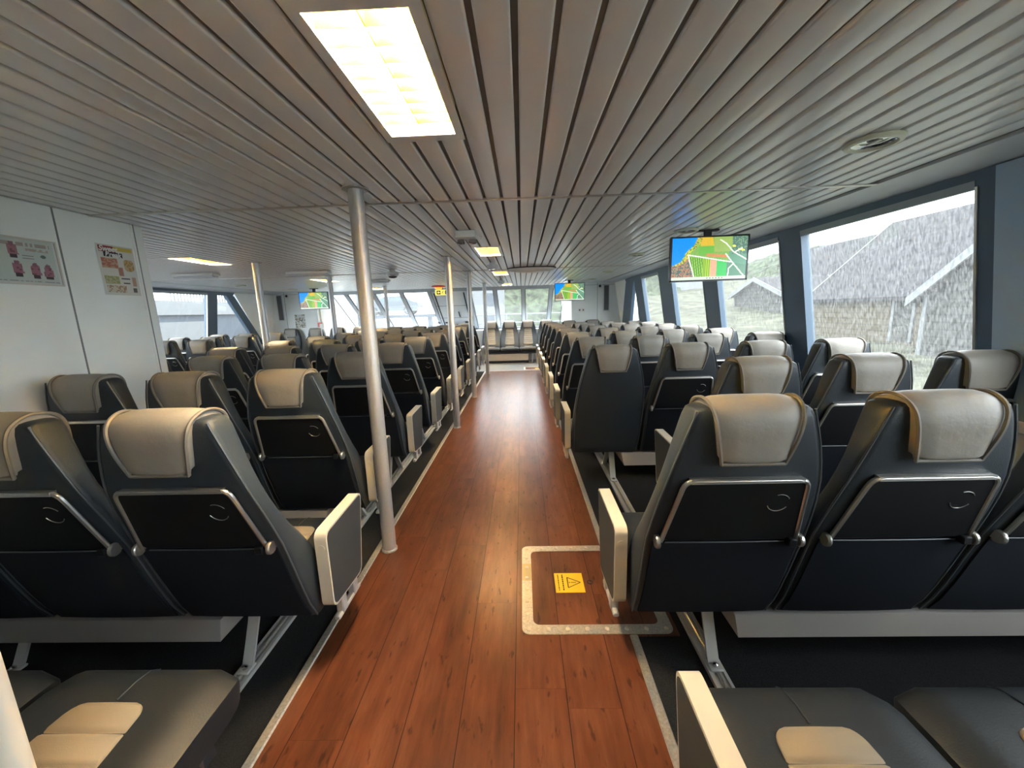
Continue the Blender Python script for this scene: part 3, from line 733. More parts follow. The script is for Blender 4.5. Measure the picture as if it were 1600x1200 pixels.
fl_lab = {0: 'near fluorescent ceiling light with glowing louvre at top of view', 1: 'second fluorescent ceiling light along the wooden aisle', 2: 'third fluorescent ceiling light along the wooden aisle', 3: 'farthest fluorescent ceiling light above the aisle, by front windows', 4: 'fluorescent ceiling light over the aisle behind the camera', 5: 'added fluorescent light over the right seats, unseen behind the camera, brightening the cabin', 6: 'fluorescent ceiling light over the far left aisle, by side windows', 7: 'fluorescent ceiling light above and before the left television', 8: 'small fluorescent glow near the left raked windows'}
for i, (x, y) in enumerate(lamps): fluo(x, y, fl_lab[i])
# fluorescent fitting above the nearest left lamp etc. stays in that lamp; round chrome downlights
def downlight(x, y, lb):
    r = empty('downlight', (x, y, ZC), lb, 'lamp', 'round chrome ceiling downlights')
    m = MB(); m.lathe([(.072, -.001), (.100, -.001), (.102, -.006), (.096, -.016), (.080, -.018), (.074, -.010), (.072, -.001)], seg=36, cap=False); part('trim_ring', m, mat('cream_ring', (.62, .63, .50), .35) if 'cream' not in M else M['cream'], r)
    m = MB(); m.lathe([(.074, -.008), (.06, -.001), (.045, -.0005), (.001, -.0004)], seg=36, cap=False); part('reflector', m, 'chrome', r)
    m = MB(); m.bbox(-.006, .014, -.03, .03, -.010, -.003, .002, 1); part('lamp', m, 'white', r)
M['cream'] = mat('cream_ring', (.62, .63, .50), .35)
for x, y, lb in ((1.475, 1.81, 'nearest round downlight on the ceiling at upper right'), (1.45, 3.62, 'round downlight just behind the large television'), (1.45, 5.1, 'third round downlight along the right ceiling'), (1.56, 7.25, 'fourth round downlight along the right ceiling, near the far television'),
                 (1.56, 8.85, 'farthest round downlight above the right television'), (-5.4, 4.5, 'round downlight above the left side window'), (-5.4, 7.6, 'round downlight before the left partition'), (-5.25, 9.1, 'farthest left downlight above the left partition')):
    downlight(x, y, lb)
# emergency spotlight box
r = empty('emergency_light', (-.44, 3.34, ZC), 'white emergency light box with lamp heads on ceiling by the nearest pole', 'lamp')
m = MB(); m.bbox(-.085, .085, -.06, .07, -.055, .0, .008, 2); part('housing', m, 'white', r)
for s_ in (-1, 1): m = MB(); m.lathe([(.01, -.045), (.028, -.05), (.034, -.085), (.03, -.09), (.001, -.082)], (s_ * .048, .045, 0), seg=16); part('lamp_head', m, 'chrome', r)
m = MB(); m.tube([(.05, .07, -.02), (.11, .2, -.012), (.09, .32, -.008)], .006, 6); part('cable', m, 'white', r)
# ceiling globes / speakers
for x, y, lb, s_ in ((-.38, 5.45, 'small grey ceiling fixture beyond the second aisle light', .075), (-.40, 8.15, 'small grey ceiling fixture beyond the third aisle light', .075), (-1.90, 5.95, 'bell-shaped grey ceiling fixture between the pole rows', .085)):
    r = empty('ceiling_sounder', (x, y, ZC), lb, 'ceiling fixture', 'small grey ceiling fixtures')
    m = MB(); m.lathe([(s_ * .5, 0), (s_ * .5, -.02), (s_, -.03), (s_ * 1.02, -.06), (s_ * .85, -.085), (s_ * .4, -.10), (.001, -.102)], seg=24); part('body', m, 'cove', r)
    m = MB(); m.lathe([(s_ * .72, -.088), (s_ * .7, -.10), (s_ * .35, -.112), (.001, -.113)], seg=20); part('lens', m, 'chrome' if s_ < .08 else 'rubber', r)
# shallow oval fixture
r = empty('oval_ceiling_lamp', (.17, 6.25, ZC), 'shallow oval white ceiling fixture over the wooden aisle', 'lamp')
m = MB(); rings = []
for k, z in ((1, 0), (1, -.02), (.93, -.045), (.6, -.06), (.01, -.065)): rings.append([(.36 * k * math.cos(2 * PI * j / 36), .22 * k * math.sin(2 * PI * j / 36), z) for j in range(36)])
m.loft(rings); part('body', m, 'white', r, 60)
m = MB(); rings = []
for k, z in ((1.05, -.0), (1.05, -.012), (1.0, -.014)): rings.append([(.36 * k * math.cos(2 * PI * j / 36), .22 * k * math.sin(2 * PI * j / 36), z) for j in range(36)])
m.loft(rings); part('rim', m, 'beam', r)
# surface mounted white twin fittings
for x, y, lb in ((-3.05, 5.75, 'white surface-mounted ceiling fitting beside the nearest left aisle pole'), (-4.55, 5.55, 'slim white ceiling fitting over the far left seats'), (-2.75, 7.45, 'white ceiling fitting above the left raked windows')):
    r = empty('surface_light', (x, y, ZC), lb, 'lamp', 'white surface ceiling fittings')
    m = MB(); m.bbox(-.30, .30, -.075, .075, -.035, 0, .008, 2); part('body', m, 'white', r)
    m = MB(); m.prism([(-.06, -.035), (.06, -.035), (.045, -.055), (-.045, -.055)], 'x', -.28, .28); part('diffuser', m, 'cove', r, 0)
# exit sign and amber beacon
r = empty('exit_sign', (-1.93, 9.85, 1.93), 'small glowing yellow exit sign below the amber lamp at the front', 'sign')
m = MB(); m.bbox(-.19, .19, -.02, .02, -.065, .065, .006, 1); part('sign_box', m, 'exit', r)
m = MB(); m.box(-.15, -.055, -.023, -.02, -.045, .045); m.box(.055, .15, -.023, -.02, -.045, .045); part('dark_field', m, 'ink', r, 0)
m = MB()                       # running figure and arrow
m.lathe([(.009, -.026), (.009, -.0205)], (.01, 0, .035), 'y', 10); 
for a, b in (((.0, .022), (-.012, -.008)), ((-.012, -.008), (.012, -.022)), ((-.012, -.008), (-.03, -.035)), ((.012, -.022), (.005, -.042)), ((.0, .018), (.025, .008)), ((.0, .018), (-.022, .008))):
    m.tube([(a[0], -.023, a[1]), (b[0], -.023, b[1])], .0045, 5)
part('running_figure', m, 'ink', r)
m = MB(); m.prism([(-.045, 0), (0, .035), (0, .012), (.04, .012), (.04, -.012), (0, -.012), (0, -.035)], 'y', -.027, -.0235)
for v in range(len(m.v)): m.v[v] = (m.v[v][0] * .8 - .10, m.v[v][1], m.v[v][2])
part('arrow', m, 'exit', r, 0)
m = MB(); m.tube([(0, 0, .065), (0, 0, .14)], .008, 8); part('hanger', m, 'beam', r)
r = empty('beacon_lamp', (-1.97, 9.55, ZC), 'amber ceiling beacon with red saucer above the exit sign', 'lamp')
m = MB(); m.lathe([(.14, 0), (.16, -.012), (.17, -.03), (.10, -.04), (.001, -.04)], seg=28); part('saucer', m, 'red', r)
m = MB(); m.lathe([(.09, -.038), (.085, -.06), (.05, -.085), (.001, -.09)], seg=24); part('dome', m, 'amber', r)

# ================================================================ TELEVISIONS
def hsh(i, j, s=0):
    x = math.sin(i * 127.1 + j * 311.7 + s * 74.7) * 43758.5453; return x - math.floor(x)
def segd(px, py, a, b):
    ax, ay = a; bx, by = b; t = max(0, min(1, ((px - ax) * (bx - ax) + (py - ay) * (by - ay)) / ((bx - ax) ** 2 + (by - ay) ** 2)))
    return math.hypot(px - ax - t * (bx - ax), py - ay - t * (by - ay))
def picture(u, v, i, j):        # aerial picture: u right 0..1, v down 0..1
    n = hsh(i // 2, j // 2); n2 = hsh(i, j, 3)
    if v > .93:
        if 0.45 < u < .72 and abs(v - .965) < .012 and (i % 6) < 2: return (.03, .04, .05)
        return (.33, .36, .30)
    coast = [(0, .66), (.12, .56), (.17, .42), (.18, .36), (.24, .26), (.30, .16), (.34, .0)]
    xc = 0
    for (x0_, y0_), (x1_, y1_) in zip(coast, coast[1:]):
        if y1_ <= v <= y0_: xc = x0_ + (x1_ - x0_) * (y0_ - v) / (y0_ - y1_)
    if v < .66 and u < xc + .012 * (n - .5): return (.0, .13 + .02 * n, .52)
    roads = [((.22, .40), (.80, .60)), ((.22, .40), (.24, .55)), ((.24, .55), (.31, .93)), ((.64, .07), (.72, .16)), ((.72, .16), (.82, .36)), ((.82, .36), (1, .55)), ((.72, .40), (.80, .58)), ((.80, .58), (.97, .93)), ((.82, .66), (.77, .74)), ((.77, .74), (.76, .93)), ((.84, .37), (.93, .28))]
    for a, b in roads:
        if segd(u * 1.78, v, (a[0] * 1.78, a[1]), (b[0] * 1.78, b[1])) < .013: return (.50, .60, .46)
    if v < .66 and u < xc + .07:
        return (.28, .34, .03) if n > .55 else ((.35, .20, .04) if n > .3 else (.05, .12, .03))
    if u < .24 + (v - .55) * .18 and v > .5:
        return (.30, .10, .06) if n > .72 else ((.16, .14, .08) if n > .4 else (.05, .07, .06))
    if u > .8 and v < .42:
        if segd(u, v, (.82, .22), (.83, .23)) < .02 or segd(u, v, (.9, .30), (.95, .33)) < .02: return (.45, .5, .05)
        return (.05, .10, .08) if n > .3 else (.12, .2, .12)
    if v < .2 and .38 < u < .56 - (0.2 - v) * .1: return (.32 + .1 * n, .24, .02)
    if v < .34 and u > .56 and u < .8: return (.14 + .05 * n, .24, .06)
    if .43 > v - (u - .38) * .18 > .36 and .46 < u < .74: return (.32, .12 + .03 * n, .05)
    if .36 < u < .56 and .15 < v < .4: return (.03, .20, .03) if ((u - v * .8) * 40 % 1) > .4 else (.15, .30, .04)
    if v > .44 + (u - .22) * .30:
        if u < .42: return (.16, .30, .03) if ((u * 34 - v * 3) % 1) > .45 else (.02, .10, .02)
        if u < .52: return (.24, .34, .02) if ((u * 40) % 1) > .5 else (.08, .18, .02)
        if u < .61: return (.38, .19 + .04 * n, .13)
        if u < .74: return (.03, .26 + .03 * n, .06)
        return (.06, .14, .09)
    if u > .76: return (.07, .16 + .02 * n, .11)
    return (.09 + .05 * n, .20 + .05 * n2, .05)
def emis_attr(name, strength, rough=.3, emission=True):
    m = bpy.data.materials.new(name); m.use_nodes = True; n = m.node_tree.nodes; l = m.node_tree.links; b = n['Principled BSDF']
    a = n.new('ShaderNodeAttribute'); a.attribute_name = 'Col'; l.new(a.outputs['Color'], b.inputs['Base Color']); b.inputs['Roughness'].default_value = rough
    if emission: l.new(a.outputs['Color'], b.inputs['Emission Color']); b.inputs['Emission Strength'].default_value = strength; b.inputs['Base Color'].default_value = (0, 0, 0, 1)
    return m
def grid_picture(name, w_, h_, nx, ny, fn, m):
    vs = []; fs = []
    for j in range(ny + 1):
        for i in range(nx + 1): vs.append((-w_ / 2 + w_ * i / nx, 0, h_ / 2 - h_ * j / ny))
    for j in range(ny):
        for i in range(nx): a = j * (nx + 1) + i; fs.append((a, a + 1, a + nx + 2, a + nx + 1)[::-1])
    me = bpy.data.meshes.new(name); me.from_pydata(vs, [], fs); ca = me.color_attributes.new('Col', 'FLOAT_COLOR', 'CORNER'); k = 0
    for j in range(ny):
        for i in range(nx):
            col = fn((i + .5) / nx, (j + .5) / ny, i, j)
            for q in range(4): ca.data[k].color = (*col, 1); k += 1
    me.materials.append(m); return me
SCREEN = grid_picture('screen', .645, .362, 150, 84, picture, emis_attr('screen_picture', .22))
m = MB(); m.bbox(-.336, .336, .004, .045, -.194, .194, .006, 2)
BEZ = m.mesh('casing', 'bezel')
m = MB()
for a in ((-.336, .336, .187, .194), (-.336, .336, -.194, -.181)): m.box(a[0], a[1], -.004, .006, a[2], a[3])
for a in ((-.336, -.3225, -.194, .194), (.3225, .336, -.194, .194)): m.box(a[0], a[1], -.004, .006, a[2], a[3])
BZF = m.mesh('bezel', 'bezel', 0)
def tv(x, y, z, rz, lb, rx_=0, s_=1.0):
    r = empty('television', (x, y, z), lb, 'television', 'televisions showing an aerial coast picture', rz); r.rotation_euler = (rx_, 0, rz); r.scale = (s_, s_, s_)
    link('casing', BEZ, r); link('bezel', BZF, r); link('screen', SCREEN, r)
    m = MB(); hgt = (ZC - z) / s_; m.box(-.03, .03, .045, .075, -.08, hgt - .002); m.box(-.09, .09, .03, .09, hgt - .012, hgt - .001); part('ceiling_bracket', m, 'beam', r, 0)
tv(1.650, 3.60, 1.822, math.radians(-2.5), 'nearest and largest television, hanging before the right windows', s_=.985)
tv(1.085, 9.0, 1.81, 0, 'television hanging beside the right partition at the front'); tv(-4.735, 9.0, 1.795, 0, 'television hanging at the far left front, behind a pole')

# ================================================================ POSTERS AND SIGNS
def safety(u, v, i, j):
    if v > .97 or u > .985: return (.6, .62, .6)
    figs = [(.12, .30), (.36, .30), (.12, .66), (.36, .68), (.60, .68), (.84, .68)]
    for fx_, fy_ in ((.635, .27), (.40, .27), (.645, .68), (.79, .71), (.90, .72), (.46, .68), (.28, .68)):
        a = (u - fx_) / .05; b = (v - fy_) / .17
        if a * a + (b + .85) ** 2 * 3 < .22: return (.24, .12, .15)
        if abs(a) < .80 + .15 * b and -.75 < b < .55: return (.34, .15, .19) if hsh(i // 2, j // 2) > .25 else (.2, .08, .1)
        if abs(a) < .6 and .55 <= b < 1.0: return (.06, .04, .05)
    if .08 < v < .17 and .3 < u < .95 and hsh(i // 2, 4) > .4: return (.36, .30, .28)
    if .19 < v < .26 and .74 < u < .93 and hsh(i, j // 2) > .25: return (.42, .33, .30)
    if .33 < v < .45 and .70 < u < .80 and j % 3 == 0: return (.25, .25, .25)
    if math.hypot((u - .88) * 1.3, v - .36) < .035: return (.12, .16, .14)
    if v > .91 and j % 2 and hsh(i, j) > .4: return (.3, .3, .3)
    return (.50, .56, .53)
def foodposter(u, v, i, j):
    n = hsh(i // 2, j // 2)
    if .03 < v < .11 and .45 < u < .97: return (.62, .46, .08)
    if .02 < v < .14 and .05 < u < .52: return (.30, .03, .04) if n > .2 else (.18, .02, .02)
    if .14 < v < .24 and .16 < u < .66: return (.03, .03, .05)
    if .26 < v < .46 and .08 < u < .50: return (.45, .16, .12) if n > .45 else (.50, .34, .24)
    if .26 < v < .50 and .66 < u < .94 and math.hypot((u - .8) * .8, v - .38) < .13: return (.42, .24, .06) if n > .5 else (.5, .38, .22)
    if .44 < v < .60 and .48 < u < .62: return (.40, .20, .15)
    if .62 < v < .77 and .08 < u < .46: return (.30, .34, .12) if n > .5 else (.46, .42, .30)
    if .80 < v < .95 and .10 < u < .62: return (.36, .24, .16) if n > .5 else (.56, .52, .42)
    if .62 < v < .80 and .82 < u < .93: return (.45, .28, .18)
    if .84 < v < .93 and .80 < u < .90: return (.10, .09, .10)
    if .64 < v < .67 and .52 < u < .76: return (.08, .08, .08)
    if .74 < v < .765 and .56 < u < .74: return (.08, .08, .08)
    return (.62, .62, .58)
def text_obj(name, body, size, m, parent, loc, rot, shear=0):
    cu = bpy.data.curves.new(name, 'FONT'); cu.body = body; cu.size = size; cu.extrude = .0006; cu.shear = shear; cu.align_x = 'CENTER'; cu.align_y = 'CENTER'; cu.offset = .0012
    o = bpy.data.objects.new(name, cu); C.objects.link(o); cu.materials.append(M[m]); me = bpy.data.meshes.new_from_object(o); bpy.data.objects.remove(o); o = link(name, me, parent, loc, rot); return o
PM = emis_attr('poster_print', 0, .4, False)
r = empty('safety_poster', (-2.594, 1.955, 1.755), 'framed safety poster of red lifejacket drawings, far left on white wall', 'poster', rz=-PI / 2)
r.rotation_euler = (0, 0, PI / 2)
link('print', grid_picture('print', .52, .225, 104, 50, safety, PM), r, (0, .0, 0))
m = MB(); 
for a in ((-.268, .268, .1125, .12), (-.268, .268, -.12, -.1125)): m.box(a[0], a[1], -.006, .004, a[2], a[3])
for a in ((-.268, -.26, -.12, .12), (.26, .268, -.12, .12)): m.box(a[0], a[1], -.006, .004, a[2], a[3])
part('frame', m, 'alu', r, 0)
r = empty('food_poster', (-2.596, 2.557, 1.755), 'food poster with red and black heading near the white wall corner', 'poster'); r.rotation_euler = (0, 0, PI / 2)
link('print', grid_picture('print', .235, .310, 54, 76, foodposter, PM), r)
text_obj('heading', 'Sweet', .046, 'white', r, (-.048, -.0015, .128), (PI / 2, 0, 0), .3)
text_obj('heading', 'Break', .042, 'white', r, (-.022, -.0015, .095), (PI / 2, 0, 0), .2)
r = empty('food_poster', (-5.66, YF - .008, 1.335), 'small poster of pictures on the far left partition below the television', 'poster')
link('print', grid_picture('print', .26, .33, 40, 52, lambda u, v, i, j: (.55, .56, .53) if hsh(i // 4, j // 4) > .45 else ((.12, .10, .07) if hsh(i // 3, j // 3, 2) > .4 else (.4, .35, .2)), PM), r)
for x, lb in ((2.11, 'dark grey vertical panel on the right partition'), (-6.13, 'dark grey vertical panel on the far left partition')):
    r = empty('wall_panel_strip', (x, YF, 1.68), lb, 'wall panel', 'dark vertical partition panels')
    m = MB(); m.bbox(-.055, .055, -.03, -.001, -.30, .30, .006, 1); part('panel', m, mat('panel_grey', (.13, .13, .14), .5), r)
    m = MB(); m.box(-.075, .075, -.008, -.001, -.32, .32); part('backplate', m, 'cove', r, 0)
for x, lb in ((1.95, 'small round speaker high on the right partition'), (-5.93, 'small round speaker high on the far left partition')):
    r = empty('wall_speaker', (x, YF, 1.97), lb, 'speaker', 'round partition speakers')
    m = MB(); m.lathe([(.06, -.001), (.06, -.012), (.045, -.018), (.001, -.012)], seg=20, axis='y'); part('rim', m, 'white', r)
    m = MB(); m.lathe([(.032, -.014), (.03, -.022), (.001, -.024)], seg=16, axis='y'); part('cone', m, 'beam', r)
for x, lb in ((1.45, 'left wall socket on the right partition'), (1.54, 'right wall socket on the right partition')):
    r = link('wall_socket', MB().bbox(x - .03, x + .03, YF - .014, YF - .001, 1.36, 1.44, .004, 1).mesh('wall_socket', 'white')); tag(r, lb, 'socket', 'sockets on the right partition')
    m = MB(); m.box(x - .014, x + .014, YF - .017, YF - .013, 1.385, 1.415); part('socket_face', m, 'beam', r, 0)
r = empty('cup_dispenser', (-4.72, 9.16, 1.17), 'small red and white box behind the far left front seats', 'box')
m = MB(); m.bbox(-.06, .06, -.03, .03, 0, .14, .004, 1); part('body', m, 'white', r)
m = MB(); m.box(-.05, .05, -.033, -.03, .10, .13); m.box(-.05, -.02, -.033, -.03, .02, .10); part('red_band', m, 'red', r, 0)
m = MB(); m.box(-.01, .01, -.01, .01, -1.1695, 0); m.box(-.06, .06, -.05, .05, -1.1695, -1.15); part('stand', m, 'leg', r, 0)
# rounded pale panel end close to the camera at the lower left
r = empty('partition_post', (-.745, .42, 0), 'pale rounded post edge at the lower left corner, close to the camera', 'post')
m = MB(); m.prism(rrect(-.075, .035, -.02, .02, .018, 5), 'z', 0, ZC); part('panel', m, 'arm_rim', r, 50)

# ================================================================ OUTSIDE
M['grass'] = bump(mat('pale_grass', (0.045, 0.047, 0.032), .9), 1.5, .3, 6, (1, 1, 1), .05, .55)
M['slate'] = bump(mat('grey_slate_roof', (0.022, 0.022, 0.025), .8), 3, .3, 4, (1, 1, 4), .02, .3)
def planks(name, col, sc_):
    m = mat(name, col, .8); nt = m.node_tree; n = nt.nodes; l = nt.links; b = n['Principled BSDF']
    t = n.new('ShaderNodeTexCoord'); wv = n.new('ShaderNodeTexWave'); wv.bands_direction = 'Z'; wv.inputs['Scale'].default_value = sc_; wv.inputs['Distortion'].default_value = .3; wv.wave_profile = 'SAW'
    r = n.new('ShaderNodeValToRGB'); r.color_ramp.elements[0].color = (*[v * .45 for v in col], 1); r.color_ramp.elements[1].color = (*col, 1); r.color_ramp.elements[1].position = .25
    l.new(t.outputs['Object'], wv.inputs[0]); l.new(wv.outputs[0], r.inputs[0]); l.new(r.outputs[0], b.inputs['Base Color']); return m
M['plank_y'] = planks('weathered_yellow_planks', (0.061, 0.052, 0.034), 1.6); M['plank_g'] = planks('grey_siding', (0.041, 0.041, 0.038), 1.6)
M['ext_white'] = mat('white_boards', (0.119, 0.126, 0.130), .6); M['ext_grey'] = mat('pale_blue_concrete', (0.050, 0.061, 0.076), .8); M['bush'] = bump(mat('shrub_green', (0.025, 0.034, 0.018), .9), 1.6, .6, 6, (1, 1, 1), .1, .9)
M['car_white'] = mat('pale_car_paint', (0.086, 0.101, 0.115), .3); M['car_glass'] = mat('car_glass', (.05, .07, .09), .15); M['asphalt'] = mat('quay_asphalt', (0.054, 0.059, 0.063), .9)
for k_ in ('grass', 'slate', 'plank_y', 'plank_g', 'ext_white', 'ext_grey', 'bush', 'asphalt', 'car_white'):
    M[k_].node_tree.nodes['Principled BSDF'].inputs['Specular IOR Level'].default_value = .06
def ground_z(x, y):
    z = -.45 + .06 * max(0, x - 5) * min(1, max(0, (y - 2) / 10))
    z += .105 * max(0, y - 15) * max(0, min(1, (x - 2) / 8))
    return z + .10 * math.sin(x * 1.3 + y * .4) * math.cos(y * .9) * min(1, max(0, (x - 4) / 3))
m = MB(); nx, ny = 60, 90; vs = []; fs = []
for j in range(ny + 1):
    for i in range(nx + 1):
        x = 3.2 + 60 * (i / nx) ** 1.6; y = -12 + 90 * (j / ny); vs.append((x, y, ground_z(x, y)))
for j in range(ny):
    for i in range(nx): a = j * (nx + 1) + i; fs.append((a, a + 1, a + nx + 2, a + nx + 1))
m.add(vs, fs); m.box(3.2, 3.6, -12, 78, -2, -.5)
g = link('grass_bank', m.mesh('grass_bank', 'grass', 60)); tag(g, 'pale rough grass bank seen through the right windows', 'grass', kind='stuff')
m = MB(); m.box(-40, 3.2, 15.5, 78, -1.6, -.9); m.box(-40, -7.5, -8, 15.5, -1.6, -.9)
g = link('quay', m.mesh('quay', 'asphalt', 0)); g['kind'] = 'structure'
def gable_house(name, x0, x1, y0, y1, zb_, ze, zr, ridge, wall, roof, lb, door=None, barge=True, group=None):
    r = empty(name, (0, 0, 0), lb, 'building', group)
    m = MB()
    if ridge == 'y': m.prism([(x0, zb_), (x1, zb_), (x1, ze), ((x0 + x1) / 2, zr), (x0, ze)], 'y', y0, y1)
    else: m.prism([(y0, zb_), (y1, zb_), (y1, ze), ((y0 + y1) / 2, zr), (y0, ze)], 'x', x0, x1)
    part('walls', m, wall, r, 0)
    m = MB(); t = .12; ov = .25
    if ridge == 'y':
        xm = (x0 + x1) / 2; sl = (zr - ze) / (xm - x0)
        for s_, xe in ((-1, x0 - ov), (1, x1 + ov)): m.loft([[(xe, y, ze - ov * sl), (xm, y, zr), (xm, y, zr + t), (xe, y, ze - ov * sl + t)] for y in (y0 - ov, y1 + ov)])
    else:
        ym = (y0 + y1) / 2; sl = (zr - ze) / (ym - y0)
        for s_, ye in ((-1, y0 - ov), (1, y1 + ov)): m.loft([[(x, ye, ze - ov * sl), (x, ym, zr), (x, ym, zr + t), (x, ye, ze - ov * sl + t)] for x in (x0 - ov, x1 + ov)])
    part('roof', m, roof, r, 0)
    if barge:
        m = MB(); bt = .05
        if ridge == 'y':
            for y in (y0 - ov - bt, y1 + ov):
                for xe in (x0 - ov, x1 + ov): m.loft([[(xe, yy, ze - ov * sl - .10), (xm, yy, zr - .10), (xm, yy, zr + t + .02), (xe, yy, ze - ov * sl + t + .02)] for yy in (y, y + bt)])
        else:
            for x in (x0 - ov - bt, x1 + ov):
                for ye in (y0 - ov, y1 + ov): m.loft([[(xx, ye, ze - ov * sl - .10), (xx, ym, zr - .10), (xx, ym, zr + t + .02), (xx, ye, ze - ov * sl + t + .02)] for xx in (x, x + bt)])
            for y in (y0 - .02, y1 - .10): m.box(x0 - .03, x0, y, y + .12, zb_, ze)
        part('bargeboard', m, 'ext_white', r, 0)
    if door:
        a, b, z0_, z1_ = door; m = MB()
        for q in ((a, a + .09, z0_, z1_), (b - .09, b, z0_, z1_), (a + .09, b - .09, z1_ - .09, z1_)): m.box(x0 - .05, x0, q[0], q[1], q[2], q[3])
        part('door_frame', m, 'ext_white', r, 0)
        m = MB(); m.box(x0 - .02, x0, a + .09, b - .09, z0_, z1_ - .09); part('door', m, 'plank_g', r, 0)
    return r
gable_house('barn', 12, 18, 7.0, 16.7, -.6, 1.62, 4.35, 'y', 'plank_y', 'slate', 'large barn with grey roof and planked wall outside the big right window', (12.38, 13.15, .1, 1.45))
gable_house('shed', 11.0, 11.45, 6.6, 11.15, -.6, 1.52, 3.4, 'x', 'plank_g', 'slate', 'grey sided shed gable with white bargeboards in front of the barn')
gable_house('hut', 14.2, 18, 22.0, 27.0, .2, 1.95, 2.85, 'x', 'plank_g', 'slate', 'small gabled hut on the grass bank below the large television')
gable_house('house', 14.5, 20, 41, 49, 2.6, 5.0, 7, 'x', 'ext_white', 'slate', 'distant white house above the grass bank', (43.5, 44.5, 2.8, 4.6))
gable_house('storehouse', 19, 25, 20.5, 31.3, .3, 2.6, 5.3, 'y', 'plank_g', 'slate', 'grey roofed storehouse behind the barn at the left of the big window')
# hillside behind the huts
m = MB(); vs = []; fs = []; nx, ny = 40, 30
for j in range(ny + 1):
    for i in range(nx + 1):
        y = 37 + 50 * i / nx; x = 25 + 25 * j / ny; env = math.sin(PI * min(1, j / ny * .9 + .1)) * max(0, math.sin(PI * (i / nx) ** .6))
        vs.append((x, y, .4 + 7.5 * env + .5 * hsh(i, j)))
for j in range(ny):
    for i in range(nx): a = j * (nx + 1) + i; fs.append((a, a + 1, a + nx + 2, a + nx + 1))
m.add(vs, fs); g = link('hillside', m.mesh('hillside', 'bush', 60)); tag(g, 'hazy green hillside behind the hut', 'hill', kind='stuff')
# front: scrubby slope, railing, parking deck with cars, white quay buildings
m = MB(); vs = []; fs = []; nx, ny = 40, 16
for j in range(ny + 1):
    for i in range(nx + 1):
        x = -6 + 22 * i / nx; y = 34 + 12 * j / ny; vs.append((x, y, -.95 + 6.5 * (j / ny) ** .7 * (.85 + .08 * math.sin(i * .9)) + .9 * hsh(i, j)))
for j in range(ny):
    for i in range(nx): a = j * (nx + 1) + i; fs.append((a, a + 1, a + nx + 2, a + nx + 1))
m.add(vs, fs); g = link('scrub_slope', m.mesh('scrub_slope', 'bush', 60)); tag(g, 'pale green scrub slope beyond the centre front windows', 'slope', kind='stuff')
r = empty('quay_railing', (0, 24, 0), 'white railing on the quay beyond the centre front windows', 'railing')
m = MB()
for z in (1.25, .75, .3): m.tube([(-4.6, 0, z), (5.2, 0, z)], .05, 6)
part('rails', m, 'ext_white', r)
for i in range(9): x = -4.6 + i * 1.225; m = MB(); m.tube([(x, 0, -.9), (x, 0, 1.3)], .05, 6); part('post', m, 'ext_white', r)
r = empty('parking_deck', (0, 0, 0), 'pale concrete car deck on the quay beyond the left front windows', 'parking deck')
m = MB(); m.box(-26, -6.4, 29, 37, 1.18, 1.42); part('deck_slab', m, 'ext_grey', r, 0)
for x in (-24, -18, -12, -6.8): m = MB(); m.box(x - .15, x + .15, 29.1, 29.4, -.9, 1.18); part('column', m, 'ext_grey', r, 0)
m = MB()
for z in (1.7, 2.0): m.tube([(-26, 28.95, z), (-6.4, 28.95, z)], .03, 6)
part('guard_rail', m, 'ext_white', r)
def car(x, y, z, lb, L_=4.2, rz=0):
    r = empty('parked_car', (x, y, z), lb, 'car', 'pale parked cars', rz)
    body = [(-2.1, .30), (-2.12, .62), (-1.95, .80), (-1.15, .92), (-.55, 1.36), (.95, 1.42), (1.65, 1.0), (2.05, .92), (2.12, .6), (2.08, .30)]
    m = MB(); m.prism(body, 'y', -.82, .82); part('body', m, 'car_white', r, 20)
    m = MB(); m.prism([(-.95, .96), (-.50, 1.30), (.1, 1.33), (.1, .96)], 'y', -.825, .825); m.prism([(.18, .96), (.18, 1.33), (.88, 1.34), (1.35, 1.0)], 'y', -.825, .825); part('window', m, 'car_glass', r, 0)
    for wx_ in (-1.3, 1.3):
        for wy in (-.80, .80):
            m = MB(); m.lathe([(.31, -.1), (.31, .1)], (wx_, wy, .31), 'y', 20); wq = part('wheel', m, 'rubber', r)
            m = MB(); m.lathe([(.19, -.105), (.19, .105)], (wx_, wy, .31), 'y', 16); part('hubcap', m, 'car_white', wq)
car(-10.0, 31.0, 1.42, 'pale car parked on the upper quay deck beyond the left front windows'); car(-9.2, 27.4, -.9, 'pale car parked low on the quay below the deck')
car(-15.2, 18.5, -.9, 'pale car outside the far left side window', rz=PI / 2)
r = empty('terminal_building', (0, 0, 0), 'white terminal building with window grid beyond the far left front windows', 'building')
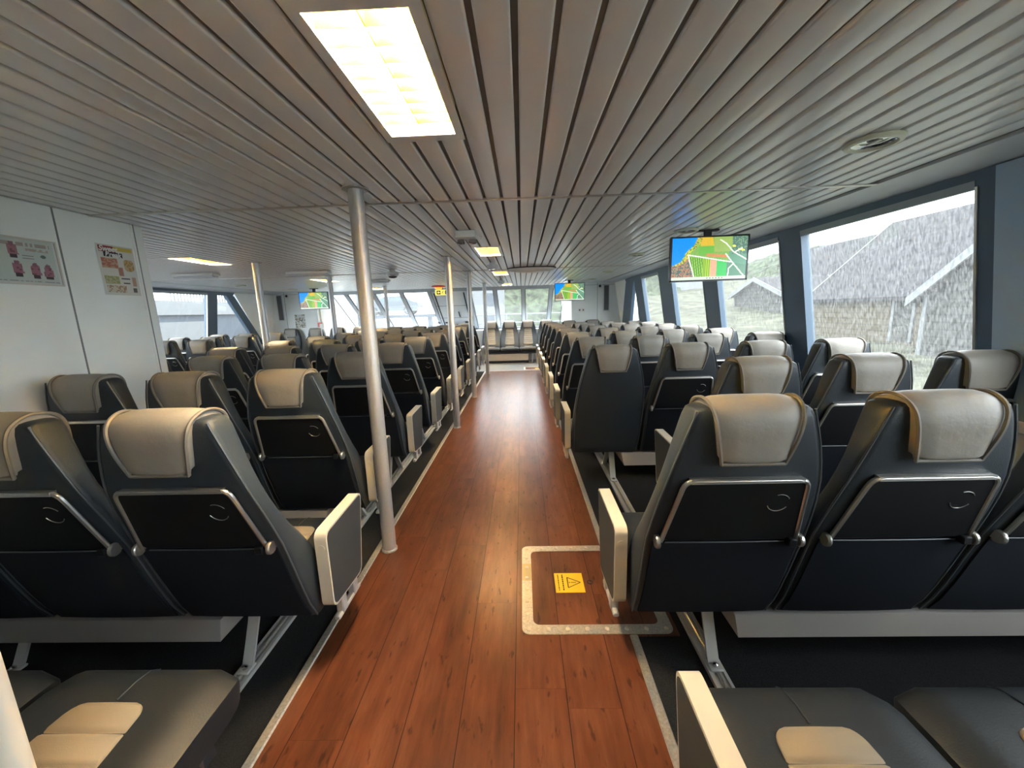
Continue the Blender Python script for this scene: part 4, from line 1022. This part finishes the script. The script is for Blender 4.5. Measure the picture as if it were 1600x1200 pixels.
m = MB(); m.box(-24, -15.5, 38, 44, -.9, 4.4); part('walls', m, 'ext_white', r, 0)
for zz in (0.2, 1.2, 2.2):
    for i in range(6): x = -23.2 + i * 1.3; m = MB(); m.box(x, x + .9, 37.95, 38, zz, zz + .55); part('window', m, 'car_glass', r, 0)
r = empty('white_house', (0, 0, 0), 'white building beyond the front windows, left of the scrub slope', 'building')
m = MB(); m.box(-5.4, -1.4, 32, 33.6, -.9, 4.2); part('walls', m, 'ext_white', r, 0)
for x, z in ((-4.6, 1.9), (-2.9, 1.9), (-4.6, .3), (-2.9, .3)): m = MB(); m.box(x, x + .7, 31.95, 32, z, z + 1.0); part('window', m, 'ext_grey', r, 0)
m = MB(); m.box(-5.6, -1.2, 31.8, 33.8, 4.2, 4.35); part('roof', m, 'slate', r, 0)
r = empty('warehouse', (0, 0, 0), 'long pale blue warehouse with fenced roof outside the far left side window', 'building')
m = MB(); m.box(-22, -17.5, 10, 30, -.9, 1.75); part('walls', m, 'ext_grey', r, 0)
m = MB(); m.box(-22, -17.3, 10, 30, 1.75, 2.45); part('fascia', m, 'ext_white', r, 0)
m = MB(); m.box(-17.52, -17.46, 17.8, 21.5, -.5, 1.4); part('shutter', m, 'ext_white', r, 0)
m = MB()
for k in range(50): y = 19.5 + k * .2; m.box(-17.5, -17.44, y, y + .05, 2.45, 3.2)
m.box(-17.5, -17.44, 19.5, 29.6, 3.15, 3.2); part('roof_fence', m, 'ext_white', r, 0)
for i, y in enumerate((12, 14.5, 25, 28)):
    m = MB(); m.lathe([(.01, 0), (.9, .3), (1.2, 1.0), (.9, 1.9), (.3, 2.4), (.01, 2.5)], (-15.8, y, -.9), seg=12)
    rng = random.Random(i); m.v = [(a + rng.uniform(-.15, .15), b + rng.uniform(-.15, .15), c_ + rng.uniform(-.1, .1)) for a, b, c_ in m.v]
    o = link('shrub', m.mesh('shrub', 'bush', 60)); tag(o, 'pale green shrub against the warehouse, %s from the left' % words[i + 1], 'shrub', 'shrubs by the warehouse')
